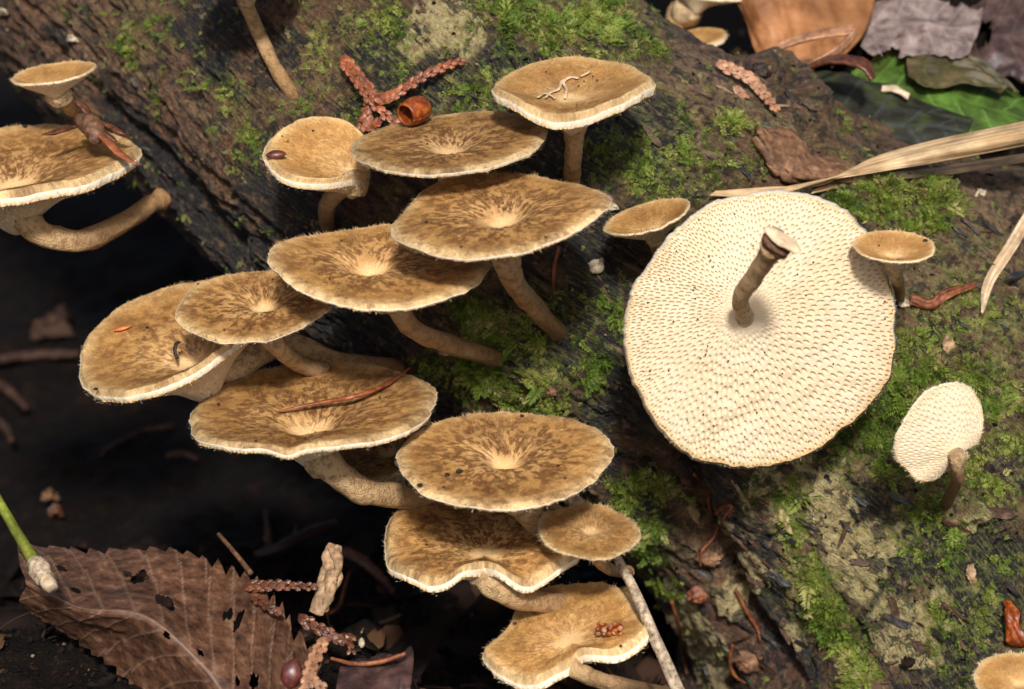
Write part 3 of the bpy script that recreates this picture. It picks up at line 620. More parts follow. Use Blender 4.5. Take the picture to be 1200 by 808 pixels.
def mushroom(label, c, a, b, rot=0, stem=(), rs=(9, 8), under=False, fun=None, fd=.22, fw=.2, bowl=.05, droop=0.0, waves=(), notch=None, zn=(), pores='mid',
             th=(.04, .16), seed=0, group=None, hair=1.0, tone=1.0, brown=0.0, flare=.22, fleck=1.0, depth=.045, clear=True, auto=True, taper=False, amax=1.0, rag=.019, hl=1.0):
    fd, fw = fd * 1.2, fw * 1.2
    cx, cy, d = c; ps = pxs(d); R = a * ps; rng = np.random.default_rng(100 + seed)
    ro = math.radians(rot); e1 = math.cos(ro) * RGT - math.sin(ro) * UPV
    mn = math.sin(ro) * RGT + math.cos(ro) * UPV              # minor axis, up in the picture
    cp = min(1, b / a); sp = math.sqrt(1 - cp * cp)
    nrm = unit(mn * sp + (-FWD) * (cp if not under else -cp))
    ey = unit(np.cross(nrm, e1))
    fx, fy = fun if fun else (cx, cy)
    dx = A([fx - cx, -(fy - cy)]); o = A([(dx[0] * math.cos(ro) - dx[1] * math.sin(ro)) / a, (dx[0] * math.sin(ro) + dx[1] * math.cos(ro)) / b * (1 if not under else -1)])
    if np.linalg.norm(o) > .85: o *= .85 / np.linalg.norm(o)
    O = P(cx, cy, d) + R * (o[0] * e1 + o[1] * ey)
    def rim(t):
        ct, st = np.cos(t), np.sin(t)
        q = -(o[0] * ct + o[1] * st) + np.sqrt(np.maximum(0.02, 1 - (o[0] * st - o[1] * ct) ** 2))
        for k, ar, az, ph in waves: q = q * (1 + ar * np.cos(k * t + ph))
        q = q * (1 + rag * 6 * (fbm(np.stack([ct * 2.2 + seed * 7, st * 2.2, 0 * ct], -1), 3, seed) - .5) + rag * (noise(np.stack([ct * 22 + seed, st * 22, 0 * ct], -1), seed) - .5))
        if notch:
            for na, nw, nd_ in (notch if isinstance(notch[0], tuple) else (notch,)):
                dt = (t - math.radians(na) + np.pi) % (2 * np.pi) - np.pi
                q = q * (1 - nd_ * np.exp(-(dt / math.radians(nw)) ** 2))
        return q
    def shape(r, t):
        """plane position and top height in units of R, at relative radius r and angle t"""
        q = rim(t); x = r * q * np.cos(t); y = r * q * np.sin(t); rr = r * q
        z = bowl * (r ** 2 - 1) - droop * smooth(.72, 1, r) * .5 - fd * np.exp(-(rr / fw) ** 2)
        for k, ar, az, ph in waves: z = z + az * r ** 2 * np.cos(k * t + ph)
        for ang, wdt, dz in zn:
            dt = (t - math.radians(ang) + np.pi) % (2 * np.pi) - np.pi
            z = z + dz * r ** 1.7 * np.exp(-(dt / math.radians(wdt)) ** 2)
        z = z + .06 * r * (fbm(np.stack([x * 2 + seed * 3.1, y * 2, 0 * x], -1), 3, seed + 5) - .5) + .02 * (fbm(np.stack([x * 9, y * 9, 0 * x + seed], -1), 2, seed + 6) - .5) * smooth(0, .3, r)
        return x, y, z, rr
    def thick(r, rr): return th[0] + (th[1] - th[0]) * (1 - r) ** 1.4 + flare * .35 * np.exp(-(rr / .2) ** 2)
    def W3(x, y, z): return O + R * (x[..., None] * e1 + y[..., None] * ey + z[..., None] * nrm)
    def fl(r, t, rr):
        kk = 10.5 * (a / 120) ** .7; g_ = kk * 1.5 * np.maximum(rr, 1e-4) ** .72; k = np.stack([np.cos(t) * g_ + seed * 3.7, np.sin(t) * g_, 0 * g_ + seed], -1)
        g_ = kk * 1.85 * rr / (rr + .16); k = np.stack([np.cos(t) * g_ + seed, np.sin(t) * g_, rr * kk * 1.65], -1)
        n1 = fbm(k, 3, seed + 9); n2 = fbm(k * A([.45, .45, .45]), 2, seed + 10)
        dn = smooth(.10, .24, rr * (1 + 1.1 * (fbm(np.stack([np.cos(t) * rr * 9 + seed, np.sin(t) * rr * 9, 0 * rr], -1), 3, seed + 21) - .5))) * (1 - .62 * smooth(.5, .92, r))
        return np.clip(smooth(.48, .57, n1 * .72 + n2 * .28 + .05 * dn) * dn * fleck * 1.1 + .3 * smooth(.5, .7, n2) * smooth(.3, .6, r) * fleck, 0, 1)
    root = thing('mushroom', None if False else O, label, 'mushroom', group)
    # upper skin
    nr, nt = 64, 280; rl = np.concatenate([np.linspace(0.004, .94, nr - 8), np.linspace(.952, 1, 8)]); tl = np.linspace(0, 2 * np.pi, nt, endpoint=False)
    rg, tg = np.meshgrid(rl, tl, indexing='ij'); x, y, z, rr = shape(rg, tg)
    z = z - th[0] * .5 * smooth(.93, 1.0, rg) ** 2
    v = W3(x, y, z).reshape(-1, 3); pk = 24 * (a / 120) ** .6
    def puv(r, t): g_ = pk * 1.6 * np.maximum(r, 1e-4) ** .72; return np.stack([np.cos(t) * g_, np.sin(t) * g_, 0 * g_ + seed], -1)
    x2, y2, z2, rr2 = shape(np.ones(nt), tl); tk = thick(1.0, rr2)
    lowrim = W3(x2 * .972, y2 * .972, z2 - tk * 1.03)          # turns under the margin
    mid = W3(x2 * 1.006, y2 * 1.006, z2 - tk * .52)
    v = np.vstack([v, mid, lowrim]); f = [grid_faces(nr + 2, nt, True)]
    e = np.ones(nt)
    at = dict(rad=np.concatenate([np.clip(rg + .30 * (fbm(np.stack([x * 8 + seed, y * 8, 0 * x], -1), 3, seed + 22) - .5) * (1 - smooth(.4, .75, rg)), 0, 1).reshape(-1), e * 1.16, e * 1.3]), fleck=np.concatenate([fl(rg, tg, rr).reshape(-1), e * 0, e * 0]),
              puv=np.vstack([puv(rg, tg).reshape(-1, 3), puv(e, tl), puv(e, tl)]), tone=np.full(len(v), tone))
    capo = obj('cap', v, f, M['cap'], root, at)
    # down on the upper skin and the fringe of the margin
    n1 = int(4200 * (a / 120) ** 1.5 * hair); n2 = int(1000 * (a / 120) * hair)
    if n1 > 20:
        r = np.concatenate([np.sqrt(rng.uniform(.03, .995, n1)), rng.uniform(.975, 1.0, n2)]); t = rng.uniform(0, 2 * np.pi, n1 + n2)
        x, y, z, rr = shape(r, t); z = z - np.where(r > .95, th[0] * .5 * smooth(.93, 1, r) ** 2, 0)
        rim_h = np.arange(n1 + n2) >= n1
        z = z - np.where(rim_h, th[0] * rng.uniform(0, .7, n1 + n2), 0)
        p = W3(x, y, z)
        out = unit(np.cos(t)[:, None] * e1 + np.sin(t)[:, None] * ey)
        xa, ya, za, _ = shape(np.clip(r - .03, .001, 1), t); out = unit(W3(x, y, z) - W3(xa, ya, np.where(rim_h, z, za)))
        sd_ = np.cross(nrm, out)
        lift = np.where(rim_h, rng.normal(.35, .35, n1 + n2), rng.uniform(.12, .5, n1 + n2))
        dr = unit(out + lift[:, None] * nrm + rng.normal(0, .28, (n1 + n2, 1)) * sd_)
        cl = np.clip(2.2 * fbm(np.stack([np.cos(t) * 9 + seed, np.sin(t) * 9, r * 6], -1), 2, seed + 40) - .35, .25, 1.3); ln = np.where(rim_h, rng.uniform(.02, .065, n1 + n2), rng.uniform(.04, .09, n1 + n2)) * hl * cl
        wd = sd_ * (rng.uniform(.0028, .0055, n1 + n2))[:, None]
        vv_ = np.stack([p - wd, p + wd, p + dr * ln[:, None]], 1).reshape(-1, 3); ff = np.arange(len(vv_)).reshape(-1, 3)
        fk = np.clip(fl(r, t, rr) * rng.uniform(.6, 1.0, n1 + n2), 0, 1) * ~rim_h
        obj('cap_down', vv_, [ff], M['hair'], capo, dict(rad=np.repeat(np.where(rim_h, rng.uniform(.96, 1.2, n1 + n2), r), 3), fleck=np.repeat(fk, 3), tone=np.full(len(vv_), tone * 1.05),
            puv=np.repeat(puv(r, t) + rng.normal(0, .35, (n1 + n2, 3)), 3, 0)), kind='stuff')
    # pore surface
    pv, dep, F, Wq, FL = PORES[pores]
    r = np.hypot(pv[:, 0], pv[:, 1]); t = np.arctan2(pv[:, 1], pv[:, 0])
    x, y, z, rr = shape(np.minimum(r, 1), t); tk = thick(r, rr)
    zb = z - tk + dep * np.minimum(depth, tk * .75) * smooth(.10, .35, r)
    sc_ = np.where(r > .985, .985 / np.maximum(r, .985), 1)
    v = W3(x * sc_, y * sc_, zb)
    obj('pore_surface', v, [F[:, ::-1], Wq[:, ::-1], FL[:, ::-1]], M['pores'], root, dict(rad=np.minimum(r, 1)))
    po = root.children[-1].data; sm_ = np.ones(len(po.polygons), bool); sm_[:len(F)] = False; po.polygons.foreach_set('use_smooth', sm_)
    # stem
    if stem:
        top = O - nrm * R * (fd + th[1] + flare * .55); s0 = max(.05 * R, .9 * rs[0] * ps); pts = [O - nrm * (R * (fd + bowl + th[1] * .25) + (s0 if not taper else 1.9 * s0))] if auto else []; rd = []
        for k, sp_ in enumerate(stem):
            if sp_[2] is None:
                p, hn, dd = hit(sp_[0], sp_[1]); pts.append(p - hn * 0.02); 
                pts.append(p - hn * 0.25 + unit(p - pts[-2]) * 0.05)
            else: pts.append(P(sp_[0], sp_[1], min(sp_[2], hit(sp_[0], sp_[1], default=99)[2] - rs[1] * ps * 1.3) if clear else sp_[2]))
        rl_ = ([rs[0] * (.5 if not taper else .4), rs[0] * (1.45 if not taper else .9), rs[0] * 1.1] if auto else [rs[0] * 1.25, rs[0]]) + list(np.linspace(rs[0] * .94, rs[1] * .88, max(3, 2 * len(pts) - 4))) + [rs[1] * 1.2]
        v, f, al = tube(pts, A(rl_) * ps, 56, 20, .24, seed)
        obj('stem', v, f, M['stem'], root, dict(along=al * amax, brown=np.full(len(v), brown)))
    return root, dict(O=O, R=R, e1=e1, ey=ey, n=nrm, shape=shape, W3=W3)
GA = 'mushrooms growing on the log'
SH = {}
def ms(key, *a, **k):
    k.setdefault('group', None); k['seed'] = len(SH) + 1
    SH[key] = mushroom(*a, **k)
# the fallen mushroom that shows its pores
ms('big', 'large cream mushroom lying upside down with its pores facing the camera', (891, 389, 35.5), 166, 158, -40, [(873, 373, 35.0), (870, 362, 34.6), (868, 349, 34.2), (884, 324, 33.5), (907, 288, 32.75)], (9.5, 12), under=True, fun=(861, 355), auto=False,
   fd=.0, bowl=.10, th=(.05, .11), flare=.10, pores='big', waves=((3, .02, .012, 1.2), (5, .012, .01, .4)), depth=.023, brown=.0, amax=.5, tone=1.0, rag=.02, hair=.6, hl=.6)
ms('bowl', 'bowl shaped brown mushroom with pale worm trails, upright at the top centre', (672, 92, 36.0), 93, 38, -3, [(673, 156, 36.3), (672, 182, 36.6), (670, 215, None)], (12, 10), fun=(668, 99), fd=.04, fw=.4, bowl=.17, waves=((2, .02, .03, .5), (3, .02, .04, 1.9)), zn=((250, 45, -.07),), th=(.20, .38), flare=.25, fleck=.25, pores='small', tone=.95)
ms('flat', 'flat brown mushroom beneath the reddish conifer sprig, with central pale dimple', (527, 162, 36.0), 113, 44, -6, [(534, 213, 36.2), (536, 240, 36.9), (545, 275, None)], (14, 11), fun=(528, 169), fd=.13, fw=.15, bowl=.02, th=(.08, .16), waves=((2, .01, .02, 0),), pores='small', tone=.78, fleck=1.0)
ms('wide', 'broad ochre mushroom overlapping the others in the middle of the cluster', (584, 242, 34.7), 126, 53, -8, [(594, 306, 34.7), (605, 335, 35.4), (630, 365, 36.4), (652, 388, None)], (15, 12), fun=(588, 246), fd=.13, fw=.19, bowl=.03, droop=.05, waves=((2, .03, .04, .6), (3, .05, .035, 1.0), (5, .015, .01, 2)), th=(.068, .17), pores='small', brown=.5)
ms('tilt', 'ochre mushroom with long curved brown stem left of the cluster centre', (446, 304, 35.3), 126, 50, 1, [(462, 358, 35.2), (482, 384, 35.6), (525, 403, 36.4), (582, 421, None)], (13, 13), fun=(432, 300), fd=.16, fw=.18, bowl=.05, waves=((2, .05, .03, .3), (3, .03, .03, 2.6)), zn=((300, 40, -.04),), th=(.068, .17), pores='small', brown=.5, tone=1.1, fleck=.85)
ms('fan', 'small fan shaped pale mushroom with a dark seed on its rim', (371, 175, 36.9), 65, 43, 8, [(412, 214, 36.9), (392, 228, 37.2), (383, 245, 37.5), (384, 268, None)], (13, 9), fun=(418, 192), fd=.14, fw=.3, bowl=.14, waves=((3, .04, .03, .5),), zn=((235, 55, .12), (275, 30, .06)), th=(.28, .40), flare=.35, pores='small', fleck=.35, tone=1.1, brown=.8)
ms('hid', 'ochre mushroom half tucked under its right neighbour, left of centre', (298, 354, 36.0), 90, 43, -5, [(322, 402, 36.2), (352, 428, 36.9), (395, 438, 37.8), (440, 436, None)], (12, 10), fun=(306, 346), fd=.16, fw=.2, bowl=.06, waves=((2, .02, .02, .3),), th=(.068, .17), pores='small')
ms('long', 'leftmost large tilted mushroom of the middle cluster with an orange seed on it', (196, 391, 36.9), 128, 56, -20, [(330, 405, 37.6), (400, 425, 38.2), (470, 430, None)], (13, 11), fun=(222, 400), fd=.13, fw=.24, bowl=.12, waves=((2, .05, .02, 3.1), (3, .03, .04, .4)), zn=((305, 40, .10),), th=(.13, .32), pores='small', fleck=.7)
ms('lower', 'wide brown mushroom with a curled dry needle lying across it', (364, 472, 35.9), 150, 47, -4, [(386, 545, 35.7), (418, 572, 35.9), (455, 580, 36.3), (520, 585, 37.2), (600, 575, None)], (18, 14), fun=(364, 480), fd=.15, fw=.2, bowl=.06, waves=((2, .02, .03, 3.6), (3, .015, .02, .2)), zn=((262, 9, -.05), (290, 20, .04)), th=(.085, .19), flare=.2, pores='mid', tone=.95)
ms('oval', 'oval ochre mushroom with a pale funnel in the middle of the lower cluster', (590, 532, 34.9), 126, 51, -2, [(618, 600, 35.4), (640, 625, 36.2), (680, 640, None)], (15, 13), fun=(592, 528), fd=.17, fw=.17, bowl=.03, waves=((2, .015, .02, .2),), th=(.068, .17), pores='small', tone=1.05)
ms('kidney', 'kidney shaped brown mushroom with a notched front edge under the oval one', (566, 622, 35.9), 121, 45, -1, [(565, 674, 35.35), (582, 690, 35.25), (612, 702, 35.5), (660, 709, 36.2), (730, 704, None)], (15, 13), fun=(568, 640), fd=.05, fw=.25, bowl=.0, notch=((268, 20, .50), (268, 48, .30)), zn=((245, 14, .07), (291, 14, .04), (218, 18, -.10), (318, 20, -.12), (180, 40, -.08)), th=(.14, .20), flare=.3, waves=((3, .02, .02, 1.0), (5, .03, .025, .8)), pores='mid', tone=1.1, fleck=1.1, taper=True)
ms('button', 'small flat brown mushroom with fuzzy edge beside the pale twig', (690, 622, 34.9), 60, 28, 3, [(700, 655, 35.6), (715, 668, 36.4), (735, 672, None)], (8, 8), fun=(693, 617), fd=.12, fw=.2, bowl=.04, th=(.05, .16), pores='small', waves=((4, .02, .02, .4), (6, .015, .0, 2)), tone=.9, fleck=.5, hl=1.2)
ms('bent', 'lowest pale mushroom with a folded front edge and a tiny cone on top', (664, 737, 35.4), 97, 42, -12, [(671, 781, 34.95), (690, 793, 34.9), (740, 806, 35.4), (800, 815, None)], (11, 9), fun=(668, 748), fd=.04, fw=.25, bowl=-.02, notch=((276, 22, .48), (276, 50, .32)), zn=((300, 20, .09), (246, 14, .06), (220, 22, -.10), (330, 24, .02), (175, 40, -.06)), th=(.20, .26), flare=.35, waves=((3, .04, .03, 2.0), (4, .03, .02, .5), (6, .03, .03, 1.0)), pores='small', tone=1.2, fleck=.45, brown=.6, taper=True)
ms('shade', 'shaded brown mushroom deep between the wide lower cap and the oval cap', (452, 524, 37.6), 66, 32, -16, [(470, 575, 37.9), (510, 600, 38.2), (560, 590, None)], (9, 8), fd=.15, bowl=.04, pores='small', th=(.07, .16), tone=.6)  # low tone puts the shadow around this cap into its skin colour
ms('edge', 'large mushroom cut off by the left edge with a thick curved stem', (12, 184, 37.6), 149, 54, -3, [(22, 243, 37.3), (45, 272, 37.3), (90, 283, 37.6), (140, 264, 38.4), (172, 243, 39.0), (190, 234, 39.3)], (17, 12), fun=(16, 196), fd=.10, fw=.24, bowl=.09, zn=((300, 50, .04),), waves=((2, .01, .02, .4),), th=(.13, .28), flare=.25, pores='mid', fleck=.9)
ms('cup', 'small shallow cup mushroom above the large one at the left edge', (62, 83, 38.2), 50, 17, -8, [(72, 112, 38.4), (85, 128, 39.0), (112, 138, None)], (11, 8), fun=(64, 89), fd=.03, fw=.4, bowl=.26, th=(.09, .2), flare=.3, pores='small', fleck=.1)
ms('cropped', 'mushroom at the top left whose thin brown stem alone shows', (288, -26, 37.8), 62, 24, -4, [(289, 4, 38.1), (306, 45, 38.6), (324, 82, 39.0), (342, 108, None)], (9, 9), fd=.1, bowl=.06, pores='small', brown=.3)
ms('saucer', 'tiny tilted saucer mushroom left of the upside down cap', (757, 252, 36.2), 53, 18, -17, [(768, 281, 36.5), (772, 300, None)], (9, 7), fun=(762, 254), fd=.03, fw=.4, bowl=.28, th=(.08, .22), flare=.3, pores='small', fleck=.3, hair=.6)
ms('goblet', 'tiny honey coloured goblet mushroom right of the upside down cap', (1048, 287, 34.95), 48, 20, 0, [(1049, 314, 35.1), (1052, 330, 35.6), (1055, 350, None)], (9, 6), fun=(1049, 288), fd=.08, fw=.34, bowl=.2, th=(.07, .22), flare=.34, pores='small', fleck=.1, hair=.5, tone=1.15)
ms('shell', 'small cream shell shaped mushroom on green moss, showing its pores', (1098, 506, 35.5), 60, 52, -42, [(1121, 541, 35.4), (1122, 560, 35.8), (1110, 590, None)], (7.5, 8.5), under=True, fun=(1117, 524), fd=-.02, fw=.2, bowl=.14, notch=((55, 18, .35), (140, 12, .20), (200, 9, .07)), zn=((176, 20, -.12),), th=(.06, .16), flare=.2, pores='mid', brown=.9, waves=((2, .04, .04, 1.0), (3, .04, .03, 2.2)), rag=.02, depth=.03)
ms('corner', 'pale mushroom cut off in the bottom right corner', (1196, 796, 34.2), 54, 26, -3, [(1205, 840, 34.8), (1215, 870, None)], (10, 8), fd=.1, bowl=.04, pores='small', fleck=.1, tone=1.2)
ms('far', 'blurred mushroom at the top edge beyond the log', (838, -14, 43.0), 52, 17, 4, [(795, 15, 43.2), (788, 40, 43.0), (780, 80, 42.4)], (13, 12), clear=False, fun=(815, -6), fd=.1, bowl=.12, th=(.1, .22), pores='small', fleck=.3, hair=.5)
ms('farcup', 'small blurred cup mushroom beyond the log under the orange leaf', (818, 43, 42.6), 34, 14, -10, [(812, 62, 42.6), (806, 86, 42.2)], (14, 9), clear=False, fun=(815, 47), fd=.12, bowl=.08, th=(.2, .3), flare=.3, pores='small', fleck=.1, hair=.5)

# ------------------------------------------------------------------ leaves, twigs, seeds
def on_cap(key, px, py, lift=0.0):
    """point of a cap's upper skin under a photo pixel"""
    s = SH[key][1]; r, t = np.meshgrid(np.linspace(.02, 1, 50), np.linspace(0, 2 * np.pi, 160), indexing='ij')
    x, y, z, _ = s['shape'](r, t); v = s['W3'](x, y, z).reshape(-1, 3); q = v - CAM; d = q @ FWD
    k = np.argmin((q @ RGT / d * 3000 + 600 - px) ** 2 + (404 - q @ UPV / d * 3000 - py) ** 2)
    return v[k] + s['n'] * lift, s['n']
M['leaf_brown'] = m_plain('leaf_red_brown', [(0.016, 0.008, 0.005), (0.065, 0.027, 0.014), (0.115, 0.052, 0.028), (0.21, 0.125, 0.075)], 5, .5, .4, 8, 1.0, vein=(0.20, 0.125, 0.08))
M['leaf_orange'] = m_plain('leaf_orange_tan', [(0.17, 0.06, 0.02), (0.34, 0.145, 0.055), (0.42, 0.20, 0.085)], 2.0, .5, .4, 6, .3, vein=(0.30, 0.12, 0.035), trans=.15)
M['leaf_grey'] = m_plain('leaf_grey_brown', [(0.055, 0.032, 0.027), (0.17, 0.12, 0.105), (0.27, 0.215, 0.195)], 4.5, .6, .4, 7, .8, vein=(0.24, 0.19, 0.17))
M['leaf_green'] = m_plain('leaf_green', [(0.03, 0.035, 0.01), (0.05, 0.085, 0.014), (0.085, 0.17, 0.022), (0.13, 0.23, 0.045)], 2.2, .45, .45, 5, .3, vein=(0.16, 0.30, 0.06), trans=.25)
M['leaf_rot'] = m_plain('leaf_rotten', [(0.02, 0.016, 0.006), (0.06, 0.05, 0.015), (0.12, 0.065, 0.03)], 3, .55, .4, 6, .6, vein=(0.10, 0.08, 0.03))
M['leaf_dark'] = m_plain('leaf_black_wet', [(0.008, 0.007, 0.005), (0.018, 0.018, 0.010), (0.04, 0.055, 0.012)], 2.5, .6, .25, 6, .7, vein=(0.045, 0.05, 0.05))
M['straw'] = m_plain('dry_straw', [(0.40, 0.26, 0.13), (0.52, 0.36, 0.19), (0.60, 0.45, 0.27)], 6, .55, .35, 6, .3, (.35, 1, 1), vein=(0.30, 0.175, 0.08))
M['straw2'] = m_plain('pale_straw', [(0.38, 0.26, 0.15), (0.55, 0.42, 0.28), (0.66, 0.52, 0.36)], 9, .55, .35, 6, .5, vein=(0.36, 0.23, 0.12))
M['twig_pale'] = m_plain('pale_twig_bark', [(0.08, 0.055, 0.04), (0.30, 0.22, 0.14), (0.46, 0.36, 0.245), (0.54, 0.44, 0.32)], 14, .6, .35, 5, .5)
M['twig_brown'] = m_plain('brown_twig_bark', [(0.04, 0.018, 0.01), (0.12, 0.055, 0.028), (0.22, 0.12, 0.065)], 12, .6, .35, 5, .6)
M['twig_dim'] = m_plain('shaded_litter', [(0.012, 0.006, 0.004), (0.04, 0.019, 0.011), (0.08, 0.04, 0.024)], 9, .7, .2, 6, .8)  # brown twig bark darkened in colour, standing for the shade of the left hollow
M['root'] = m_plain('red_rootlet', [(0.07, 0.02, 0.009), (0.17, 0.05, 0.018), (0.27, 0.095, 0.03)], 12, .55, .4, 4, .4)
M['conifer'] = m_plain('dry_conifer_red', [(0.09, 0.024, 0.010), (0.24, 0.068, 0.025), (0.35, 0.125, 0.052)], 10, .4, .5, 5, .5)
M['conifer_dark'] = m_plain('dry_conifer_brown', [(0.03, 0.010, 0.005), (0.085, 0.027, 0.011), (0.17, 0.06, 0.022)], 10, .35, .5, 5, .5)
M['conifer_pale'] = m_plain('dry_conifer_tan', [(0.20, 0.085, 0.04), (0.34, 0.165, 0.085), (0.45, 0.25, 0.14)], 10, .5, .45, 5, .5)
M['amber'] = m_plain('amber_husk', [(0.07, 0.012, 0.004), (0.25, 0.05, 0.009), (0.48, 0.15, 0.025)], 9, .36, .5, 6, .5, trans=.15)
M['seed_dark'] = m_plain('dark_red_seed', [(0.05, 0.010, 0.008), (0.10, 0.024, 0.017), (0.16, 0.05, 0.035)], 9, .38, .6, 4, .2)
M['seed_orange'] = m_plain('orange_seed', [(0.42, 0.10, 0.02), (0.55, 0.16, 0.04)], 9, .4, .5, 4, .2)
M['chip'] = m_plain('bark_chip', [(0.05, 0.022, 0.012), (0.16, 0.078, 0.038), (0.28, 0.16, 0.085)], 8, .65, .3, 6, 1.0)
M['flake'] = m_plain('tan_flake', [(0.16, 0.09, 0.045), (0.32, 0.20, 0.11), (0.44, 0.30, 0.18)], 10, .7, .3, 6, .9)
M['white'] = m_plain('white_bit', [(0.24, 0.18, 0.11), (0.50, 0.42, 0.29)], 14, .6, .35, 4, .5)
M['speck'] = m_plain('dark_speck', [(0.01, 0.008, 0.007), (0.04, 0.02, 0.014)], 20, .6, .3, 3, .3)
M['stalk'] = m_plain('green_stalk', [(0.08, 0.10, 0.012), (0.15, 0.17, 0.02), (0.22, 0.22, 0.04)], 9, .4, .45, 4, .3)
M['flesh'] = m_plain('cut_flesh', [(0.66, 0.47, 0.28), (0.78, 0.60, 0.40)], 14, .7, .2, 4, .4, sss=.2)
M['trail'] = m_plain('pale_trail', [(0.46, 0.31, 0.17), (0.60, 0.44, 0.28)], 14, .7, .2, 4, .4)

def lattice(rows, ns, T):
    """rows of world points (t from -1 to 1); T (ns, nt) gives where across each column to sample"""
    R = A([catmull(r, ns) for r in rows]); m = len(R)                     # m, ns, 3
    e = np.concatenate([2 * R[:1] - R[1:2], R, 2 * R[-1:] - R[-2:-1]])
    u = np.clip((T + 1) / 2, 0, 1) * (m - 1); k = np.minimum(u.astype(int), m - 2); t = (u - k)[..., None]; i = np.arange(ns)[:, None]
    a, b, c, d = e[k, i], e[k + 1, i], e[k + 2, i], e[k + 3, i]
    if m == 2: return b * (1 - t) + c * t
    return 0.5 * (2 * b + (c - a) * t + (2 * a - 5 * b + 4 * c - d) * t ** 2 + (3 * b - a - 3 * c + d) * t ** 3)
def pp(q): return q if isinstance(q, np.ndarray) else P(*q)
def leaf(name, label, cat, rows, mat, ns=90, nt=50, teeth=0, tooth=.06, holes=(), veins=0, slope=1.0, thick=.012, rag=.0, crumple=.05, seed=0, vw=.012, vh=.015, lean=0.5, eat=0.0, parent=None, both=True, stripe=0):
    s = np.linspace(0, 1, ns)[:, None] * np.ones((1, nt)); t = np.linspace(-1, 1, nt)[None] * np.ones((ns, 1))
    wd = 1 - rag * 2 * (fbm(np.stack([s * 9 + seed, np.sign(t) * 3.0, 0 * s], -1), 4, seed) - .2).clip(0)
    if teeth: wd = wd - tooth * (.45 + 1.1 * noise(np.stack([np.floor(s * teeth + .6 * noise(np.stack([s * 6, 0 * s, 0 * s], -1), 5)) * 1.7 + .5, np.sign(t), 0 * s], -1), seed)) * ((s * teeth + .6 * noise(np.stack([s * 6, 0 * s, 0 * s], -1), 5)) % 1.0) * np.where(t > 0 if not both else True, 1, 0)
    rows3 = [[pp(x) for x in r] for r in rows]
    v = lattice(rows3, ns, t * wd)
    nm = unit(np.cross(np.gradient(v, axis=0), np.gradient(v, axis=1)))
    if (nm * -FWD).sum() < 0: nm = -nm
    dv = np.abs(t) * .6
    vn = np.exp(-(t / (vw * 2.2)) ** 2)
    if veins:
        ph = (s - slope * np.abs(t) / veins * 1.0) * veins; dd = np.abs(ph - np.round(ph)) / veins
        vn = np.maximum(vn, .85 * np.exp(-(dd / vw * 1.6) ** 2) * smooth(.02, .1, np.abs(t)))
        ph2 = (t * 14 + 2.0 * fbm(np.stack([s * 12, t * 6, 0 * s], -1), 2, seed + 3)); vn = np.maximum(vn, .16 * np.exp(-((ph2 - np.round(ph2)) / .10) ** 2))
    if stripe: vn = smooth(.45, .7, fbm(np.stack([s * 5 + seed, t * stripe, 0 * s], -1), 3, seed + 2)) * .9
    v = v + nm * ((fbm(np.stack([s * 4 + seed, t * 3, 0 * s], -1), 3, seed) - .5) * crumple * 2 + vn * vh)[..., None]
    F = grid_faces(ns, nt); sc_ = s.reshape(-1)[F].mean(1); tc = t.reshape(-1)[F].mean(1); keep = np.ones(len(F), bool)
    nz = fbm(np.stack([sc_ * 30, tc * 16, 0 * sc_], -1), 2, seed + 8) - .5
    for hs, ht, rs_, rt in holes: keep &= (((sc_ - hs) / rs_) ** 2 + ((tc - ht) / rt) ** 2 + nz * 1.3) > 1
    if eat: keep &= fbm(np.stack([sc_ * 7 + seed, tc * 4, 0 * sc_], -1), 3, seed + 12) > eat
    F = F[keep]
    o = obj(name, v.reshape(-1, 3), [F], mat, parent, dict(vein=vn.reshape(-1)))
    solidify(o, thick)
    if parent is None: tag(o, label, cat)
    return o
def scales_along(pts, wpx, mb, seed=0, lean=.6):
    """overlapping scale leaves of a dried cypress branchlet"""
    rng = np.random.default_rng(seed); p = A([pp(x) for x in pts]); L = np.linalg.norm(np.diff(p, axis=0), axis=1).sum(); ww = wpx * .012
    n = max(4, int(L / (ww * .56))); c = catmull(p, n); tg = unit(np.gradient(c, axis=0))
    for k in range(n):
        vw = unit(-FWD + .3 * UPV); sdv = unit(np.cross(tg[k], vw)); up = np.cross(sdv, tg[k]); w_ = ww * (1.0 - .35 * k / n)
        for off, h in (((-.62, .05), (.62, .05)) if k % 2 else ((-.3, .22), (.3, .22), (0, .34))):
            ax = unit(tg[k] + sdv * off * .75 + up * (.25 if off == 0 else .05)); s2 = unit(np.cross(ax, up)); u2 = np.cross(s2, ax)
            B = np.stack([ax * w_ * .80, s2 * w_ * .50, u2 * w_ * .22]) * rng.uniform(.85, 1.15)
            q = ICO.copy(); q = q * A([1, 1 - .35 * np.clip(q[:, 0:1].mean() + 0, 0, 1), 1]); q[:, 1] *= 1 - .45 * np.clip(q[:, 0], 0, 1); q[:, 2] *= 1 - .3 * np.clip(q[:, 0], 0, 1)
            mb.add(c[k] + sdv * off * w_ * .8 + up * h * w_ + tg[k] * rng.normal(0, .08) * w_ + (q * rng.uniform(.93, 1.07, (12, 1))) @ B, [ICF])
    return mb
def sprig(label, branches, wpx, mat, seed=0, name='conifer_sprig'):
    root = thing(name, pp(branches[0][0]), label, 'sprig')
    for k, b in enumerate(branches): scales_along(b, wpx * (1 if k == 0 else .85), MB(), seed + k) if False else scales_along(b, wpx * (1 if k == 0 else .85), _mb := MB(), seed + k) and _mb.build('branchlet', mat, root, sm=False)
    return root
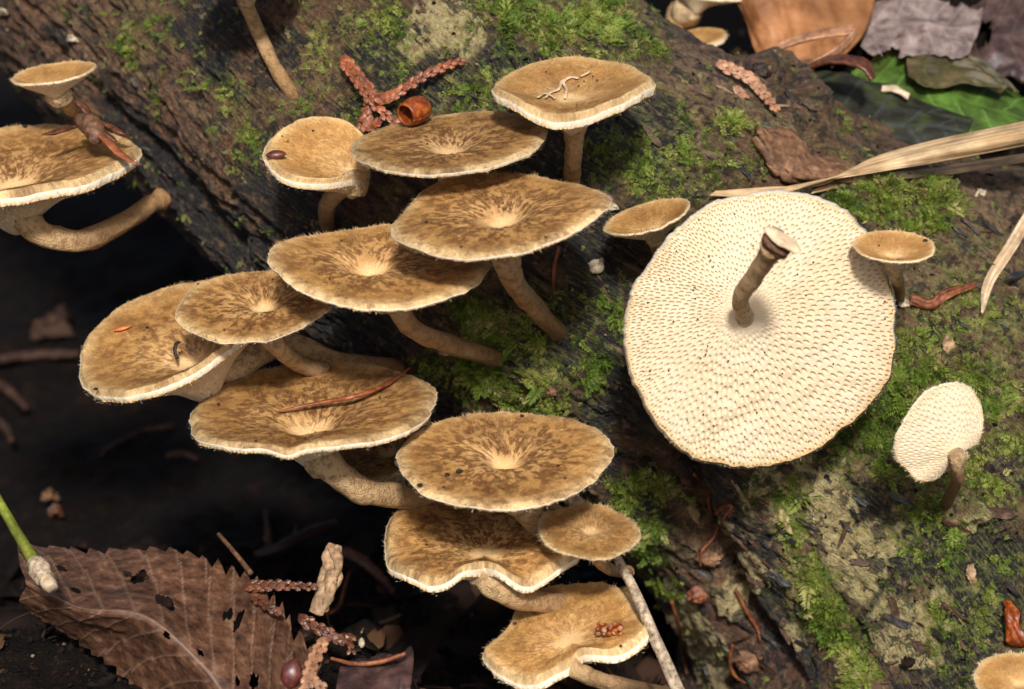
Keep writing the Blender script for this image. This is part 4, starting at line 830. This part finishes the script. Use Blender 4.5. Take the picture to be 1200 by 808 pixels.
def stick(name, label, cat, pts, rpx, mat, wob=.15, seed=0, n=40, seg=12, flat=1.0, parent=None):
    v, f, al = tube([pp(x) for x in pts], A(rpx) * .012, n, seg, wob, seed, flat)
    o = obj(name, v, f, mat, parent, dict(vein=np.zeros(len(v))))
    if parent is None: tag(o, label, cat)
    return o
def seed_body(name, label, p, ax, up, l, w_, h, mat, cat='seed', ridge=.12, parent=None):
    n, m = 18, 16; u = np.linspace(0, 1, n); ph = np.linspace(0, 2 * np.pi, m, endpoint=False)
    r = np.sin(np.pi * np.clip(u, .001, .999)) ** .62 * (1 - .18 * u); ax = unit(ax); sdv = unit(np.cross(ax, up)); up = np.cross(sdv, ax)
    rr = r[:, None] * (1 - ridge * np.exp(-((ph - np.pi / 2) / .35) ** 2)[None])
    v = p + (u - .5)[:, None, None] * l * ax + (rr * np.cos(ph))[..., None] * w_ * .5 * sdv + (rr * np.sin(ph))[..., None] * h * .5 * up
    v = v.reshape(-1, 3); f = [grid_faces(n, m, True)]
    o = obj(name, v, f, mat, parent, dict(vein=np.zeros(len(v))))
    if parent is None: tag(o, label, cat)
    return o
def H(px, py, lift=.1, default=41.0): return hit(px, py, lift, default)[0]

# cut end of the upside down mushroom's stem
root, s = SH['big']
v, f, al = tube([P(900, 300, 33.0), P(907, 290, 32.8), P(913, 283, 32.7)], A([11, 14, 20]) * pxs(33), 14, 22, .45, 4); obj('torn_collar', v, f, M['twig_brown'], root, dict(vein=np.zeros(len(v))))
u = np.linspace(.02, np.pi - .02, 24)[:, None]; ph = np.linspace(0, 2 * np.pi, 36, endpoint=False)[None]
q = np.stack(np.broadcast_arrays(np.sin(u) * np.cos(ph), np.sin(u) * np.sin(ph), np.cos(u) + 0 * ph), -1); q = q * (.72 + .56 * fbm(q * 2.6, 4, 71))[..., None]
dm = .74 * RGT - .60 * UPV - .30 * FWD; dn = unit(.62 * RGT + .62 * UPV - .55 * FWD)
v = P(917, 281, 32.62) + q[..., :1] * dm * 25 * .011 + q[..., 1:2] * unit(np.cross(dm, dn)) * 15 * .011 + q[..., 2:] * dn * 6 * .011
obj('cut_face', v.reshape(-1, 3), [grid_faces(24, 36, True)], M['flesh'], root, dict(vein=np.zeros(24 * 36)))
# pale trails inside the bowl shaped mushroom
for k, pts in enumerate([[(640, 117), (645, 111), (655, 107), (658, 100), (662, 96)], [(662, 118), (664, 108), (661, 99), (668, 93), (678, 95)], [(680, 92), (686, 89), (690, 87)], [(630, 117), (638, 112), (646, 115), (650, 118)]]):
    q = [on_cap('bowl', x, y, .035)[0] for x, y in pts]
    v, f, al = tube(q, A([1.6, 2.2, 1.6]) * .012, 16, 8, .2, k, .6); obj('pale_trail', v, f, M['trail'], SH['bowl'][0], dict(vein=np.zeros(len(v))))

# leaves
leaf('dead_leaf', 'reddish brown serrated dead leaf with holes in the bottom left corner', 'leaf',
     [[(28, 715, 36.9), (80, 752, 36.7), (140, 800, 36.4), (195, 860, 36.2), (235, 920, 36.0), (265, 970, 36)],
      [(24, 700, 36.6), (85, 728, 36.0), (150, 758, 35.7), (215, 815, 35.4), (255, 880, 35.2), (290, 935, 35)],
      [(30, 682, 36.3), (95, 712, 35.5), (172, 724, 35.1), (240, 784, 34.8), (285, 850, 34.5), (322, 900, 34.3)],
      [(22, 655, 37.2), (105, 676, 36.6), (190, 684, 36.2), (258, 726, 35.8), (308, 775, 35.5), (350, 835, 35.2)],
      [(20, 636, 38.0), (110, 640, 37.6), (208, 643, 37.2), (282, 664, 36.9), (335, 700, 36.6), (382, 770, 36.2)]],
     M['leaf_brown'], 190, 120, 21, .10, [(.335, .55, .020, .10), (.30, .60, .012, .05), (.43, .33, .030, .085), (.47, -.06, .012, .045), (.62, .60, .018, .06), (.66, .62, .014, .10), (.12, .55, .016, .03), (.17, .3, .014, .04), (.72, .2, .010, .03), (.78, .33, .02, .06), (.57, .1, .012, .03)],
     11, -1.6, .012, .05, .10, 3, .0045, .02)
leaf('dead_leaf', 'large orange tan dry leaf standing behind the log, upper right', 'leaf',
     [[(830, -60, 43.0), (862, 5, 42.6), (880, 48, 42.2), (893, 80, 41.8)], [(880, -70, 42.8), (895, 0, 42.2), (908, 45, 41.9), (915, 82, 41.6)], [(930, -75, 43), (945, 0, 42.5), (950, 45, 42.2), (945, 84, 41.8)], [(1045, -80, 44), (1030, -5, 43.6), (1012, 42, 43.0), (975, 80, 42.2)]],
     M['leaf_orange'], 70, 60, 0, 0, [(.95, .75, .10, .25)], 6, .8, .014, .03, .08, 5, .010, .02)
leaf('curled_leaf_strip', 'brown curled dry leaf strip in front of the orange leaf', 'leaf', [[(880, 82, 41.2), (915, 58, 40.9), (960, 44, 40.8), (998, 40, 40.7), (1003, 34, 40.8)], [(876, 76, 41.3), (912, 52, 41.0), (955, 37, 41.0), (992, 32, 40.9), (999, 29, 41)]], M['conifer_pale'], 40, 8, thick=.05, crumple=.03, seed=6)
leaf('curled_leaf_strip', 'thin bent brown leaf stalk hanging from the curled strip', 'leaf', [[(1000, 36, 40.7), (985, 52, 40.6), (962, 66, 40.5), (940, 78, 40.4)], [(1006, 40, 40.8), (990, 58, 40.7), (966, 71, 40.6), (944, 83, 40.5)]], M['conifer_pale'], 30, 6, thick=.05, crumple=.02, seed=7)
leaf('curled_leaf_strip', 'dark brown curled strip with a hooked tip lying over the green leaf', 'leaf', [[(926, 90, 40.6), (960, 76, 40.2), (992, 74, 40.0), (1012, 82, 39.9), (1020, 95, 39.9)], [(940, 83, 40.8), (965, 68, 40.5), (995, 67, 40.3), (1018, 74, 40.2), (1024, 92, 40.1)]], M['conifer_dark'], 40, 8, thick=.06, crumple=.04, seed=8)
leaf('dead_leaf', 'grey brown ragged dead leaf at the top right', 'leaf',
     [[(1006, 66, 41.8), (1045, 72, 41.6), (1090, 72, 41.5), (1135, 66, 41.6)], [(1018, 30, 42.4), (1060, 30, 42.2), (1105, 32, 42.2), (1148, 32, 42.3)], [(1030, 0, 43.2), (1068, -14, 43.0), (1110, -8, 43), (1152, 8, 43)]],
     M['leaf_grey'], 80, 50, 0, 0, [(.75, .95, .06, .25), (.3, -.9, .08, .2)], 6, 1.2, .014, .22, .12, 9, .012, .02)
leaf('dead_leaf', 'dark purple brown tattered leaf in the top right corner', 'leaf',
     [[(1118, 96, 42.0), (1165, 102, 41.8), (1230, 96, 41.8)], [(1125, 50, 42.8), (1170, 45, 42.5), (1235, 40, 42.5)], [(1130, -20, 44), (1180, -25, 43.8), (1240, -25, 43.8)]],
     m_plain('leaf_purple_brown', [(0.02, 0.010, 0.008), (0.05, 0.028, 0.024), (0.10, 0.06, 0.05)], 4, .5, .45, 6, .8, vein=(.1, .06, .05)), 60, 40, 0, 0, [(.3, .1, .12, .3)], 5, 1, .014, .2, .15, 10)
leaf('green_leaf', 'green serrated leaf lying behind the log at the right', 'leaf',
     [[(985, 135, 40.9), (1030, 152, 40.7), (1100, 160, 40.6), (1150, 165, 40.6), (1215, 175, 40.6)], [(990, 108, 41.5), (1040, 104, 41.4), (1100, 108, 41.4), (1150, 122, 41.4), (1208, 145, 41.3)], [(1000, 84, 42.2), (1050, 55, 42.4), (1100, 48, 42.5), (1152, 76, 42.5), (1200, 116, 42.2)]],
     M['leaf_green'], 120, 50, 15, .12, (), 7, 1.0, .014, .02, .08, 11, .008, .012)
leaf('rotten_leaf_piece', 'olive brown rotten piece lying on the green leaf', 'leaf',
     [[(1064, 92, 41.2), (1085, 106, 41.0), (1128, 98, 41.2), (1172, 108, 41.3)], [(1062, 74, 41.6), (1095, 80, 41.5), (1140, 84, 41.6), (1180, 106, 41.5)], [(1066, 52, 42.0), (1108, 50, 41.9), (1156, 74, 41.8), (1196, 108, 41.6)]],
     M['leaf_rot'], 60, 36, 0, 0, (), 5, 1, .02, .10, .12, 12)
leaf('rotten_leaf', 'black wet rotten leaf on the log behind the straw blade', 'leaf',
     [[(955, 172, 40.2), (985, 192, 39.8), (1035, 200, 39.8), (1085, 192, 40.0), (1125, 168, 40.3)], [(940, 130, 40.9), (990, 135, 40.6), (1040, 145, 40.5), (1090, 150, 40.5), (1135, 155, 40.6)], [(930, 92, 41.6), (980, 82, 41.5), (1030, 92, 41.3), (1090, 118, 41.1), (1140, 142, 41.0)]],
     M['leaf_dark'], 80, 44, 0, 0, [(.9, -.8, .1, .3)], 5, 1.1, .02, .10, .12, 13, .012, .02)
for k, (lab, rows) in enumerate([('blurred bright green leaf far behind, right of the orange leaf', [[(985, 25, 52), (1060, 30, 52)], [(980, -30, 54), (1070, -30, 54)]]), ('blurred green leaf at the very top right corner', [[(1130, 30, 52), (1220, 40, 52)], [(1120, -30, 54), (1230, -30, 54)]])]):
    leaf('green_leaf', lab, 'leaf', [[(x + 0, y, d) for x, y, d in [r[0], tuple((A(r[0]) + A(r[1])) / 2 + A([0, 6, 0])), r[1]]] for r in rows], M['leaf_green'], 20, 12, thick=.02, seed=20 + k)
# straw
def PC(px, py, d, lift=.12): return P(px, py, min(d, hit(px, py, default=99)[2] - lift))
def HL(lst, lift=.1): return [H(x, y, lift) for x, y in lst]
leaf('straw_blade', 'long tan dry grass blade lying across the log at the right', 'straw', [[H(832, 235, .10), H(900, 235, .18), H(948, 228, .32), PC(1020, 204, 39.0, .35), PC(1100, 189, 38.6, .35), PC(1230, 165, 38.2, .35)], [H(833, 233, .16), H(900, 229, .28), H(954, 218, .45), PC(1020, 196, 38.8, .45), PC(1100, 178, 38.5, .4), PC(1230, 152, 38.0, .4)], [H(834, 229, .12), H(900, 222, .2), H(960, 209, .35), PC(1020, 186, 39.2, .4), PC(1100, 164, 38.9, .35), PC(1230, 137, 38.4, .35)]], M['straw'], 120, 30, thick=.012, crumple=.03, seed=14, stripe=16, vh=.012)
leaf('straw_blade', 'thin tan dry grass strand beneath the long blade', 'straw', [[PC(950, 228, 39.2), PC(1010, 215, 39.4), PC(1080, 208, 39.4), PC(1130, 202, 39.3), PC(1230, 186, 39.1)], [PC(955, 222, 39.4), PC(1010, 206, 39.6), PC(1080, 199, 39.6), PC(1130, 192, 39.5), PC(1230, 174, 39.3)]], M['straw'], 60, 12, thick=.012, crumple=.03, seed=15, stripe=8, vh=.01)
leaf('straw_blade', 'pale pointed dry blade tip at the right edge', 'straw', [HL([(1144, 370), (1153, 335), (1174, 292), (1202, 252), (1225, 225)], .14), HL([(1147, 371), (1166, 337), (1190, 296), (1214, 262), (1240, 235)], .14)], M['straw2'], 60, 16, thick=.02, crumple=.03, seed=16, stripe=6, vh=.01)
leaf('bark_strip', 'narrow reddish bark strip beside the goblet mushroom', 'bark', [HL([(1060, 353), (1088, 361), (1112, 355), (1138, 343)], .10), HL([(1060, 349), (1090, 351), (1110, 346), (1137, 338)], .14)], M['root'], 40, 8, thick=.06, crumple=.05, seed=17, rag=.2)
leaf('bark_chip', 'brown wedge of bark above the straw blade', 'bark', [HL([(884, 168), (900, 200), (930, 217), (985, 212)], .06), HL([(874, 160), (912, 176), (945, 195), (994, 204)], .30), HL([(880, 157), (918, 160), (955, 180), (992, 198)], .10)], M['chip'], 50, 24, thick=.10, crumple=.10, seed=18, rag=.12)
leaf('wood_flake', 'small pale wood flake on the dark rotten leaf', 'flake', [[(1033, 107, 41.0), (1050, 108, 40.9), (1064, 116, 40.8)], [(1034, 101, 41.1), (1050, 102, 41.0), (1066, 111, 40.9)]], M['straw2'], 20, 6, thick=.05, crumple=.03, seed=19, vw=.001)
leaf('amber_flake', 'glossy amber bark flake at the right edge near the bottom', 'flake', [HL([(1184, 752), (1195, 757), (1212, 752)], .08), HL([(1180, 728), (1192, 732), (1208, 735)], .25), HL([(1181, 706), (1188, 704), (1200, 718)], .10)], M['amber'], 30, 16, thick=.05, crumple=.04, seed=21, rag=.06)
def husk(label, p, ax, l, r, mat, turn=4.9, name='bud_husk'):
    n, m = 16, 40; ax = unit(ax); x = unit(np.cross(ax, A([.2, .3, .9]))); y = np.cross(ax, x); u = np.linspace(0, 1, n)[:, None]; ph = np.linspace(.3, .3 + turn, m)[None]
    rr = r * (0.72 + .5 * np.sin(np.pi * (0.15 + .8 * u)) ** .8) * (1 - .07 * ph / turn) * np.where(u > .82, np.sqrt(np.clip(1 - ((u - .82) / .19) ** 2, 0, 1)), 1)
    v = p + (u * l)[..., None] * ax + (rr * np.cos(ph))[..., None] * x + (rr * np.sin(ph))[..., None] * y
    o = obj(name, v.reshape(-1, 3), [grid_faces(n, m)], mat, None, dict(vein=np.zeros(n * m))); solidify(o, .03); return tag(o, label, 'husk')
husk('glossy orange curled bud husk on the rim of the flat brown mushroom', P(475, 135, 36.55), unit(P(508, 119, 36.95) - P(475, 135, 36.55)), .44, .155, M['amber'], 6.6)
husk('small curled orange husk resting on the straw blade', H(952, 204, .25), unit(P(985, 200, 38) - P(952, 204, 37.7)), .30, .11, M['amber'], 4.6)
# conifer sprigs
sprig('reddish brown forked conifer sprig lying on the log above the flat mushroom', [[H(404, 84, .25), H(425, 100, .3), H(446, 118, .4), (468, 150, 37.4)], [H(448, 119, .45), H(478, 112, .35), H(508, 96, .3), H(534, 82, .2)], [H(432, 104, .3), H(437, 128, .3), H(430, 150, .3), H(420, 172, .25)], [H(437, 125, .3), H(446, 142, .3), H(452, 152, .3)]], 11, M['conifer'], 1)
sprig('tan scaly conifer sprig on the log at the upper right', [[H(843, 87, .15, 42), H(868, 100, .2), H(890, 121, .2), H(908, 138, .15)], [H(862, 106, .12), H(872, 116, .12)]], 10.5, M['conifer_pale'], 5)
sprig('dark brown conifer sprig half under the dead leaf', [[(292, 688, 36.4), (325, 686, 36.3), (368, 688, 36.2)], [(298, 700, 36.2), (315, 712, 36.0), (328, 718, 36.0)]], 9, M['conifer_dark'], 8)
sprig('rusty conifer tip lying on dark soil left of the kidney mushroom', [[gp(404, 660, .25), gp(425, 668, .2), gp(445, 683, .15), gp(460, 700, .1)]], 9, M['conifer_dark'], 11)
sprig('glossy brown conifer piece with an orange torn end', [[(356, 727, 35.9), (380, 740, 35.8), (400, 752, 35.8)], [(400, 752, 35.8), (410, 748, 35.9), (412, 765, 35.8)]], 10, M['conifer_dark'], 14)
sprig('salmon coloured blurred conifer sprig at the bottom edge', [[(378, 754, 34.0), (366, 778, 33.7), (360, 800, 33.5), (350, 830, 33.4)], [(362, 795, 33.5), (378, 808, 33.4), (384, 830, 33.4)]], 10, M['conifer_pale'], 17)
# seeds and small finds on the caps
p, n = on_cap('fan', 323, 186, .06); seed_body('seed', 'dark red glossy seed on the rim of the fan shaped mushroom', p, RGT + .1 * UPV, n, .30, .16, .13, M['seed_dark'])
p, n = on_cap('long', 145, 386, .04); seed_body('seed', 'orange seed on the leftmost mushroom of the cluster', p, RGT + .25 * UPV, n, .28, .12, .07, M['seed_orange'])
seed_body('seed', 'dark red blurred seed at the bottom edge beside the salmon sprig', P(342, 790, 34.0), UPV + .15 * RGT, -FWD, .42, .33, .3, M['seed_dark'])
p, n = on_cap('bent', 715, 744, .05); cone = thing('small_cone', p, 'tiny amber brown cone resting on the lowest pale mushroom', 'cone')
rng = np.random.default_rng(33); scale_me = None
for k in range(15):
    u = (k % 5) / 4 - .5; ph = (k // 5) / 3 * 2.4 - .8 + .3 * (k % 2)
    c = p + RGT * u * .30 + .075 * (math.sin(ph) * UPV + math.cos(ph) * -FWD) + n * .03
    B = np.stack([unit(RGT + rng.normal(0, .3, 3)) * .05, unit(UPV + rng.normal(0, .3, 3)) * .045, unit(-FWD + rng.normal(0, .3, 3)) * .035])
    obj('cone_scale', c + (ICO * rng.uniform(.8, 1.15, (12, 1))) @ B, [ICF], M['amber'] if k % 3 else M['conifer_pale'], cone, dict(vein=np.zeros(12)))
nd = [on_cap('lower', x, y, h)[0] for x, y, h in ((328, 488, .06), (352, 487, .14), (385, 486, .20), (412, 480, .18), (438, 466, .12), (460, 450, .06))] + [P(481, 431, 36.9)]
stick('dry_needle', 'curled orange brown dry needle lying across the wide lower mushroom', 'needle', nd, [1.5, 3, 3.6, 4.2, 4.2, 3.5, 1], M['conifer'], .25, 3, 60, 10, .6)
p, n = on_cap('long', 204, 412, .05)
stick('bark_bit', 'dark crooked bark bit in the hollow of the leftmost cluster mushroom', 'bark', [P(211, 401, 36.55), P(206, 404, 36.5), P(205, 412, 36.45), P(207, 421, 36.4)], [2, 3.2, 2.2, 1.6], M['speck'], .5, 31, 20, 8, .6)
sp = MB()
for key, lst in dict(oval=[(523, 558, 3.2), (537, 555, 4), (612, 489, 2.5), (492, 570, 3.4), (662, 563, 2), (655, 548, 1.6), (520, 572, 1.5)], lower=[(257, 476, 2.4), (445, 468, 1.6), (300, 520, 1.5)], fan=[(366, 155, 1.8), (337, 166, 1.4), (330, 160, 1.2), (410, 220, 1.5)], long=[(173, 384, 2.2), (112, 466, 2.6), (235, 335, 1.6)], bent=[(604, 731, 2.2), (730, 762, 1.8)],
                     bowl=[(690, 88, 1.3), (695, 92, 1.2), (684, 97, 1.2), (700, 96, 1.1), (640, 86, 1.3), (678, 103, 1.2)], goblet=[(1084, 284, 2.2), (1030, 290, 1.2)], flat=[(500, 170, 1.4), (600, 165, 1.2)], wide=[(500, 262, 1.6), (640, 280, 1.4), (590, 240, 1.5), (540, 290, 1.4)], tilt=[(400, 285, 1.4), (430, 330, 1.4), (386, 330, 1.3)], kidney=[(500, 640, 1.4), (640, 640, 1.6)], edge=[(30, 150, 3)], hid=[(262, 388, 1.5), (320, 330, 1.5)]).items():
    for x, y, r in lst:
        p, n = on_cap(key, x, y, .025); sp.add(p + (ICO * rng.uniform(.6, 1.3, (12, 1)) * A([1.2, 1, .7])) * r * .012, [ICF], vein=0)
s = SH['big'][1]
for k in range(60):
    r_, t_ = math.sqrt(rng.uniform(.02, .9)), rng.uniform(0, 6.28); x, y, z, rr = s['shape'](A([r_]), A([t_])); q = s['W3'](x, y, z - .035 - .065 * (1 - r_) ** 1.4 - .02)[0]
    sp.add(q + ICO * rng.uniform(.5, 1.4, (12, 1)) * .014, [ICF], vein=0)
tag(sp.build('dirt_specks', M['speck'], sm=False, kind='stuff'), 'dark specks of dirt sprinkled on the caps', 'dirt')
# twigs and the rest
stick('pale_twig', 'pale straight twig leaning below the small fuzzy mushroom', 'twig', [(722, 652, 35.7), (742, 690, 35.4), (765, 742, 35.0), (800, 822, 34.5)], [5.5, 6, 7, 8], M['twig_pale'], .12, 5)
stalk = thing('green_stalk', P(0, 590, 36), 'thin green plant stalk with a cut end over the dead leaf', 'stalk')
stick('stalk', None, None, [(-30, 535, 36.4), (0, 590, 36.0), (22, 628, 35.7), (44, 664, 35.3)], [5.5, 5.5, 6.5, 7.5], M['stalk'], .08, 2, parent=stalk)
v, f, al = tube([P(41, 658, 35.35), P(48, 670, 35.2), P(54, 680, 35.1)], A([10, 13, 11]) * .0118, 12, 16, .2, 3); obj('node', v, f, M['twig_pale'], stalk, dict(vein=np.zeros(len(v))))
v, f, al = tube([P(54, 680, 35.1), P(59, 686, 35.0), P(61, 690, 34.95)], A([9, 9, 7]) * .0118, 8, 16, .15, 4); obj('cut_end', v, f, M['straw2'], stalk, dict(vein=np.zeros(len(v))))
bud = thing('bud_scales', P(105, 147, 37.6), 'reddish dried bud scales lying on the left edge mushroom', 'bud')
v, f, al = tube([P(92, 140, 37.8), P(104, 146, 37.5), P(112, 158, 37.3), P(108, 168, 37.2)], A([6, 13, 11, 5]) * .0125, 18, 14, .4, 6); obj('bud_core', v, f, M['twig_brown'], bud, dict(vein=np.zeros(len(v))))
for k, pts in enumerate([[(92, 148, 37.6), (75, 152, 37.5), (62, 156, 37.4), (50, 158, 37.3)], [(112, 142, 37.6), (128, 148, 37.6), (142, 156, 37.5), (152, 161, 37.5)], [(112, 155, 37.3), (128, 168, 37.0), (142, 182, 36.8), (160, 193, 36.6)], [(110, 150, 37.4), (125, 158, 37.3), (136, 166, 37.2)], [(108, 140, 37.8), (96, 124, 37.9), (86, 118, 37.9)]]):
    v, f, al = tube([P(*x) for x in pts], A([3, 6.5, 6, 2]) * .0125, 16, 10, .25, k, .5); obj('bud_scale', v, f, M['conifer_dark'] if k != 2 else M['conifer'], bud, dict(vein=np.zeros(len(v))))
leaf('bark_flake', 'upright tan bark flake on the soil beside the dead leaf', 'flake', [[(364, 716, 36.4), (372, 690, 36.5), (378, 660, 36.7), (384, 642, 36.8)], [(376, 722, 36.2), (386, 695, 36.2), (393, 668, 36.4), (392, 640, 36.7)], [(384, 712, 36.3), (394, 690, 36.4), (397, 665, 36.5), (398, 646, 36.8)]], M['flake'], 50, 20, thick=.08, crumple=.12, seed=23, rag=.2)
stick('thin_twig', 'thin straight brown twig poking up behind the dead leaf', 'twig', [(256, 626, 38.0), (275, 648, 37.5), (294, 672, 37.0)], [2.5, 3, 3.5], M['twig_brown'], .1, 7)
stick('dark_twig', 'black mouldered twig lying behind the tan bark flake', 'twig', [gp(300, 668, .3), gp(330, 662, .35), gp(365, 645, .35), gp(395, 632, .3)], [7, 9, 10, 7], M['speck'], .35, 8)
leaf('leaf_scrap', 'dark purplish leaf scrap at the bottom edge under the cluster', 'leaf', [[(392, 812, 35.2), (430, 818, 35.0), (480, 816, 35.2)], [(400, 786, 35.9), (440, 782, 35.8), (485, 770, 36.0)], [(420, 775, 36.6), (452, 768, 36.6), (482, 760, 36.8)]], m_plain('scrap_purple', [(0.018, 0.009, 0.009), (0.05, 0.025, 0.022), (0.10, 0.05, 0.04)], 5, .5, .4, 6, .8, vein=(.08, .04, .03)), 40, 24, thick=.03, crumple=.15, seed=24, rag=.15, veins=4)
leaf('leaf_scrap', 'rusty leaf scrap under the lowest pale mushroom', 'leaf', [[(598, 812, 36.4), (625, 820, 36.2), (650, 830, 36.2)], [(604, 788, 37.0), (630, 796, 36.8), (655, 808, 36.8)]], M['conifer_dark'], 24, 12, thick=.03, crumple=.12, seed=25, rag=.1)
stick('red_rootlet', 'thin rusty rootlet at the bottom edge right of the salmon sprig', 'root', [(388, 772, 35.9), (415, 778, 35.7), (445, 776, 35.7), (475, 766, 35.8)], [2, 3, 3.4, 2], M['root'], .3, 9)
stick('thin_rootlet', 'fine tan rootlet curling over the dark soil', 'root', [gp(424, 755, .2), gp(432, 746, .3), gp(448, 744, .25), gp(470, 732, .2)], [1.2, 1.5, 1.5, .8], M['flake'], .2, 10)
stick('red_rootlet', 'rusty branching rootlet rising beside the tan bark flake', 'root', [gp(384, 738, .3), gp(398, 728, .3), gp(405, 700, .25), gp(410, 682, .2)], [3, 2.5, 2, 1.4], M['root'], .3, 11)
seed_body('gall', 'tiny silvery gall on the soil at the bottom', gp(424, 762, .12), UPV, -FWD, .16, .11, .1, M['white'], 'gall')
leaf('white_chip', 'cream wood chip on the log left of the upside down cap', 'chip', [HL([(691, 318), (698, 321), (706, 317)], .06), HL([(690, 309), (698, 306), (704, 309)], .10)], M['white'], 14, 8, thick=.05, crumple=.05, seed=26, rag=.1)
for k, (lab, x, y) in enumerate([('tiny white chip on the log under the bowl shaped mushroom', 718, 243), ('tiny white chip on the moss near the pale blade tip', 1147, 228), ('tiny white chip beside the stem of the goblet mushroom', 1057, 358), ('tiny pale bit on the log near the top left cup mushroom', 88, 46), ('white elongated bit at the top left corner', 5, 12)]):
    leaf('white_chip', lab, 'chip', [HL([(x - 6, y + 3), (x, y + 4), (x + 6, y + 3)], .05), HL([(x - 5, y - 3), (x, y - 3), (x + 6, y - 1)], .08)], M['white'], 10, 6, thick=.04, crumple=.03, seed=27 + k)
# rusty rootlets hanging in the gap between the bark slabs
for k, (lab, pts) in enumerate([('rusty rootlet hanging at the top of the bark gap', [(808, 556), (822, 570), (832, 588), (838, 600)]), ('forked rusty rootlet in the middle of the bark gap', [(838, 612), (832, 632), (822, 645), (826, 660)]), ('long rusty rootlet along the right side of the bark gap', [(858, 690), (870, 715), (884, 735), (896, 752)]), ('thin rusty rootlet crossing the lichen at the bottom', [(792, 700), (800, 730), (806, 765), (812, 790)]),
                               ('short rusty root stub hanging below the broad ochre mushroom', [(655, 290), (652, 308), (650, 322), (653, 336)]), ('short curled rootlet above the lichen slab', [(845, 602), (853, 592), (860, 590), (852, 606)]), ('rusty bark thread beside the pale twig', [(862, 752), (858, 772), (868, 790), (880, 800)])]):
    stick('rootlet', lab, 'root', HL(pts, .10), [2.2, 2.8, 2.2, 1.2], M['root'], .3, 20 + k)
for k, (lab, x, y, w_, h, mt) in enumerate([('brown bark crumb lodged in the gap below the green shoots', 830, 655, 16, 11, 'chip'), ('dark red bark fragment in the gap above the lichen', 822, 694, 15, 12, 'root'), ('rounded mossy brown lump at the bottom of the bark gap', 880, 775, 18, 15, 'chip'), ('pinkish bark crumb under the curved brown stem', 524, 412, 12, 6, 'flake'), ('brown oval bud scar on the black wood at the right', 1140, 672, 7, 12, 'flake'), ('dark knobby lump on the moss right of the shell mushroom', 1172, 552, 18, 15, 'speck'), ('small round knot on the log above the oval mushroom', 646, 458, 7, 7, 'chip'), ('curled brown bark crumb in the pit right of the upside down cap', 1112, 402, 8, 14, 'flake'), ('round dark knot on the log beside the tan sprig', 891, 85, 12, 12, 'speck')]):
    p, n, d = hit(x, y, .02); n1, m1 = 22, 26; u = np.linspace(.02, np.pi - .02, n1)[:, None]; ph = np.linspace(0, 2 * np.pi, m1, endpoint=False)[None]
    q = np.stack(np.broadcast_arrays(np.sin(u) * np.cos(ph), np.sin(u) * np.sin(ph), np.cos(u) + 0 * ph), -1); q = q * (.2 + 1.5 * fbm(q * 2.8 + k * 5, 5, 90 + k, .65))[..., None]
    v = p + q[..., :1] * RGT * w_ * .012 + q[..., 1:2] * UPV * h * .012 + q[..., 2:] * n * min(w_, h) * .009
    tag(obj('bark_lump' if 'knot' not in lab else 'wood_knot', v.reshape(-1, 3), [grid_faces(n1, m1, True)], M[mt], None, dict(vein=np.zeros(n1 * m1))), lab, 'bark')
# debris on the dark ground to the left
for k, (lab, pts, r, mt) in enumerate([('blurred reddish stick on the dark ground at the left edge', [(-30, 440), (30, 430), (95, 428)], [9, 9, 7], 'twig_brown'), ('blurred brown stick below the reddish one at the left edge', [(-20, 455), (10, 470), (32, 492)], [10, 9, 6], 'twig_brown'), ('blurred pinkish stub at the left edge', [(-20, 500), (5, 512), (15, 530)], [8, 8, 5], 'root'), ('blurred brown twig on the ground under the leftmost cluster mushroom', [(120, 545), (165, 520), (205, 512)], [4, 5, 4], 'twig_brown'), ('rusty chip in the dark below the wide mushroom', [(195, 548), (215, 545), (232, 552)], [5, 6, 4], 'root'), ('upright rusty splinter behind the dead leaf', [(316, 655), (314, 635), (312, 612)], [5, 5, 3], 'twig_brown'), ('second shorter splinter behind the dead leaf', [(345, 648), (347, 636), (348, 630)], [3, 3.5, 2], 'twig_brown')]):
    stick('forest_litter_stick', lab, 'stick', [gp(x, y, .25) for x, y in pts], A(r) * 1.0, M['twig_dim'], .35, 40 + k)
for k, (lab, x, y, s_) in enumerate([('pale blurred leaf flake on the dark ground at the left', 62, 400, 26), ('small tan flake on the soil above the dead leaf', 60, 597, 8), ('tiny orange flake on the soil above the dead leaf', 67, 615, 7), ('tan crumb in the dark under the left edge mushroom', 75, 385, 12)]):
    leaf('litter_flake', lab, 'flake', [[gp(x - s_, y + s_ * .3, .2), gp(x, y + s_ * .4, .3), gp(x + s_, y + s_ * .2, .2)], [gp(x - s_ * .8, y - s_ * .4, .25), gp(x, y - s_ * .5, .4), gp(x + s_ * .7, y - s_ * .4, .25)]], M['twig_dim'] if k in (0, 3) else M['chip'] if k != 2 else M['conifer_dark'], 20, 12, thick=.05, crumple=.12, seed=50 + k, rag=.15)
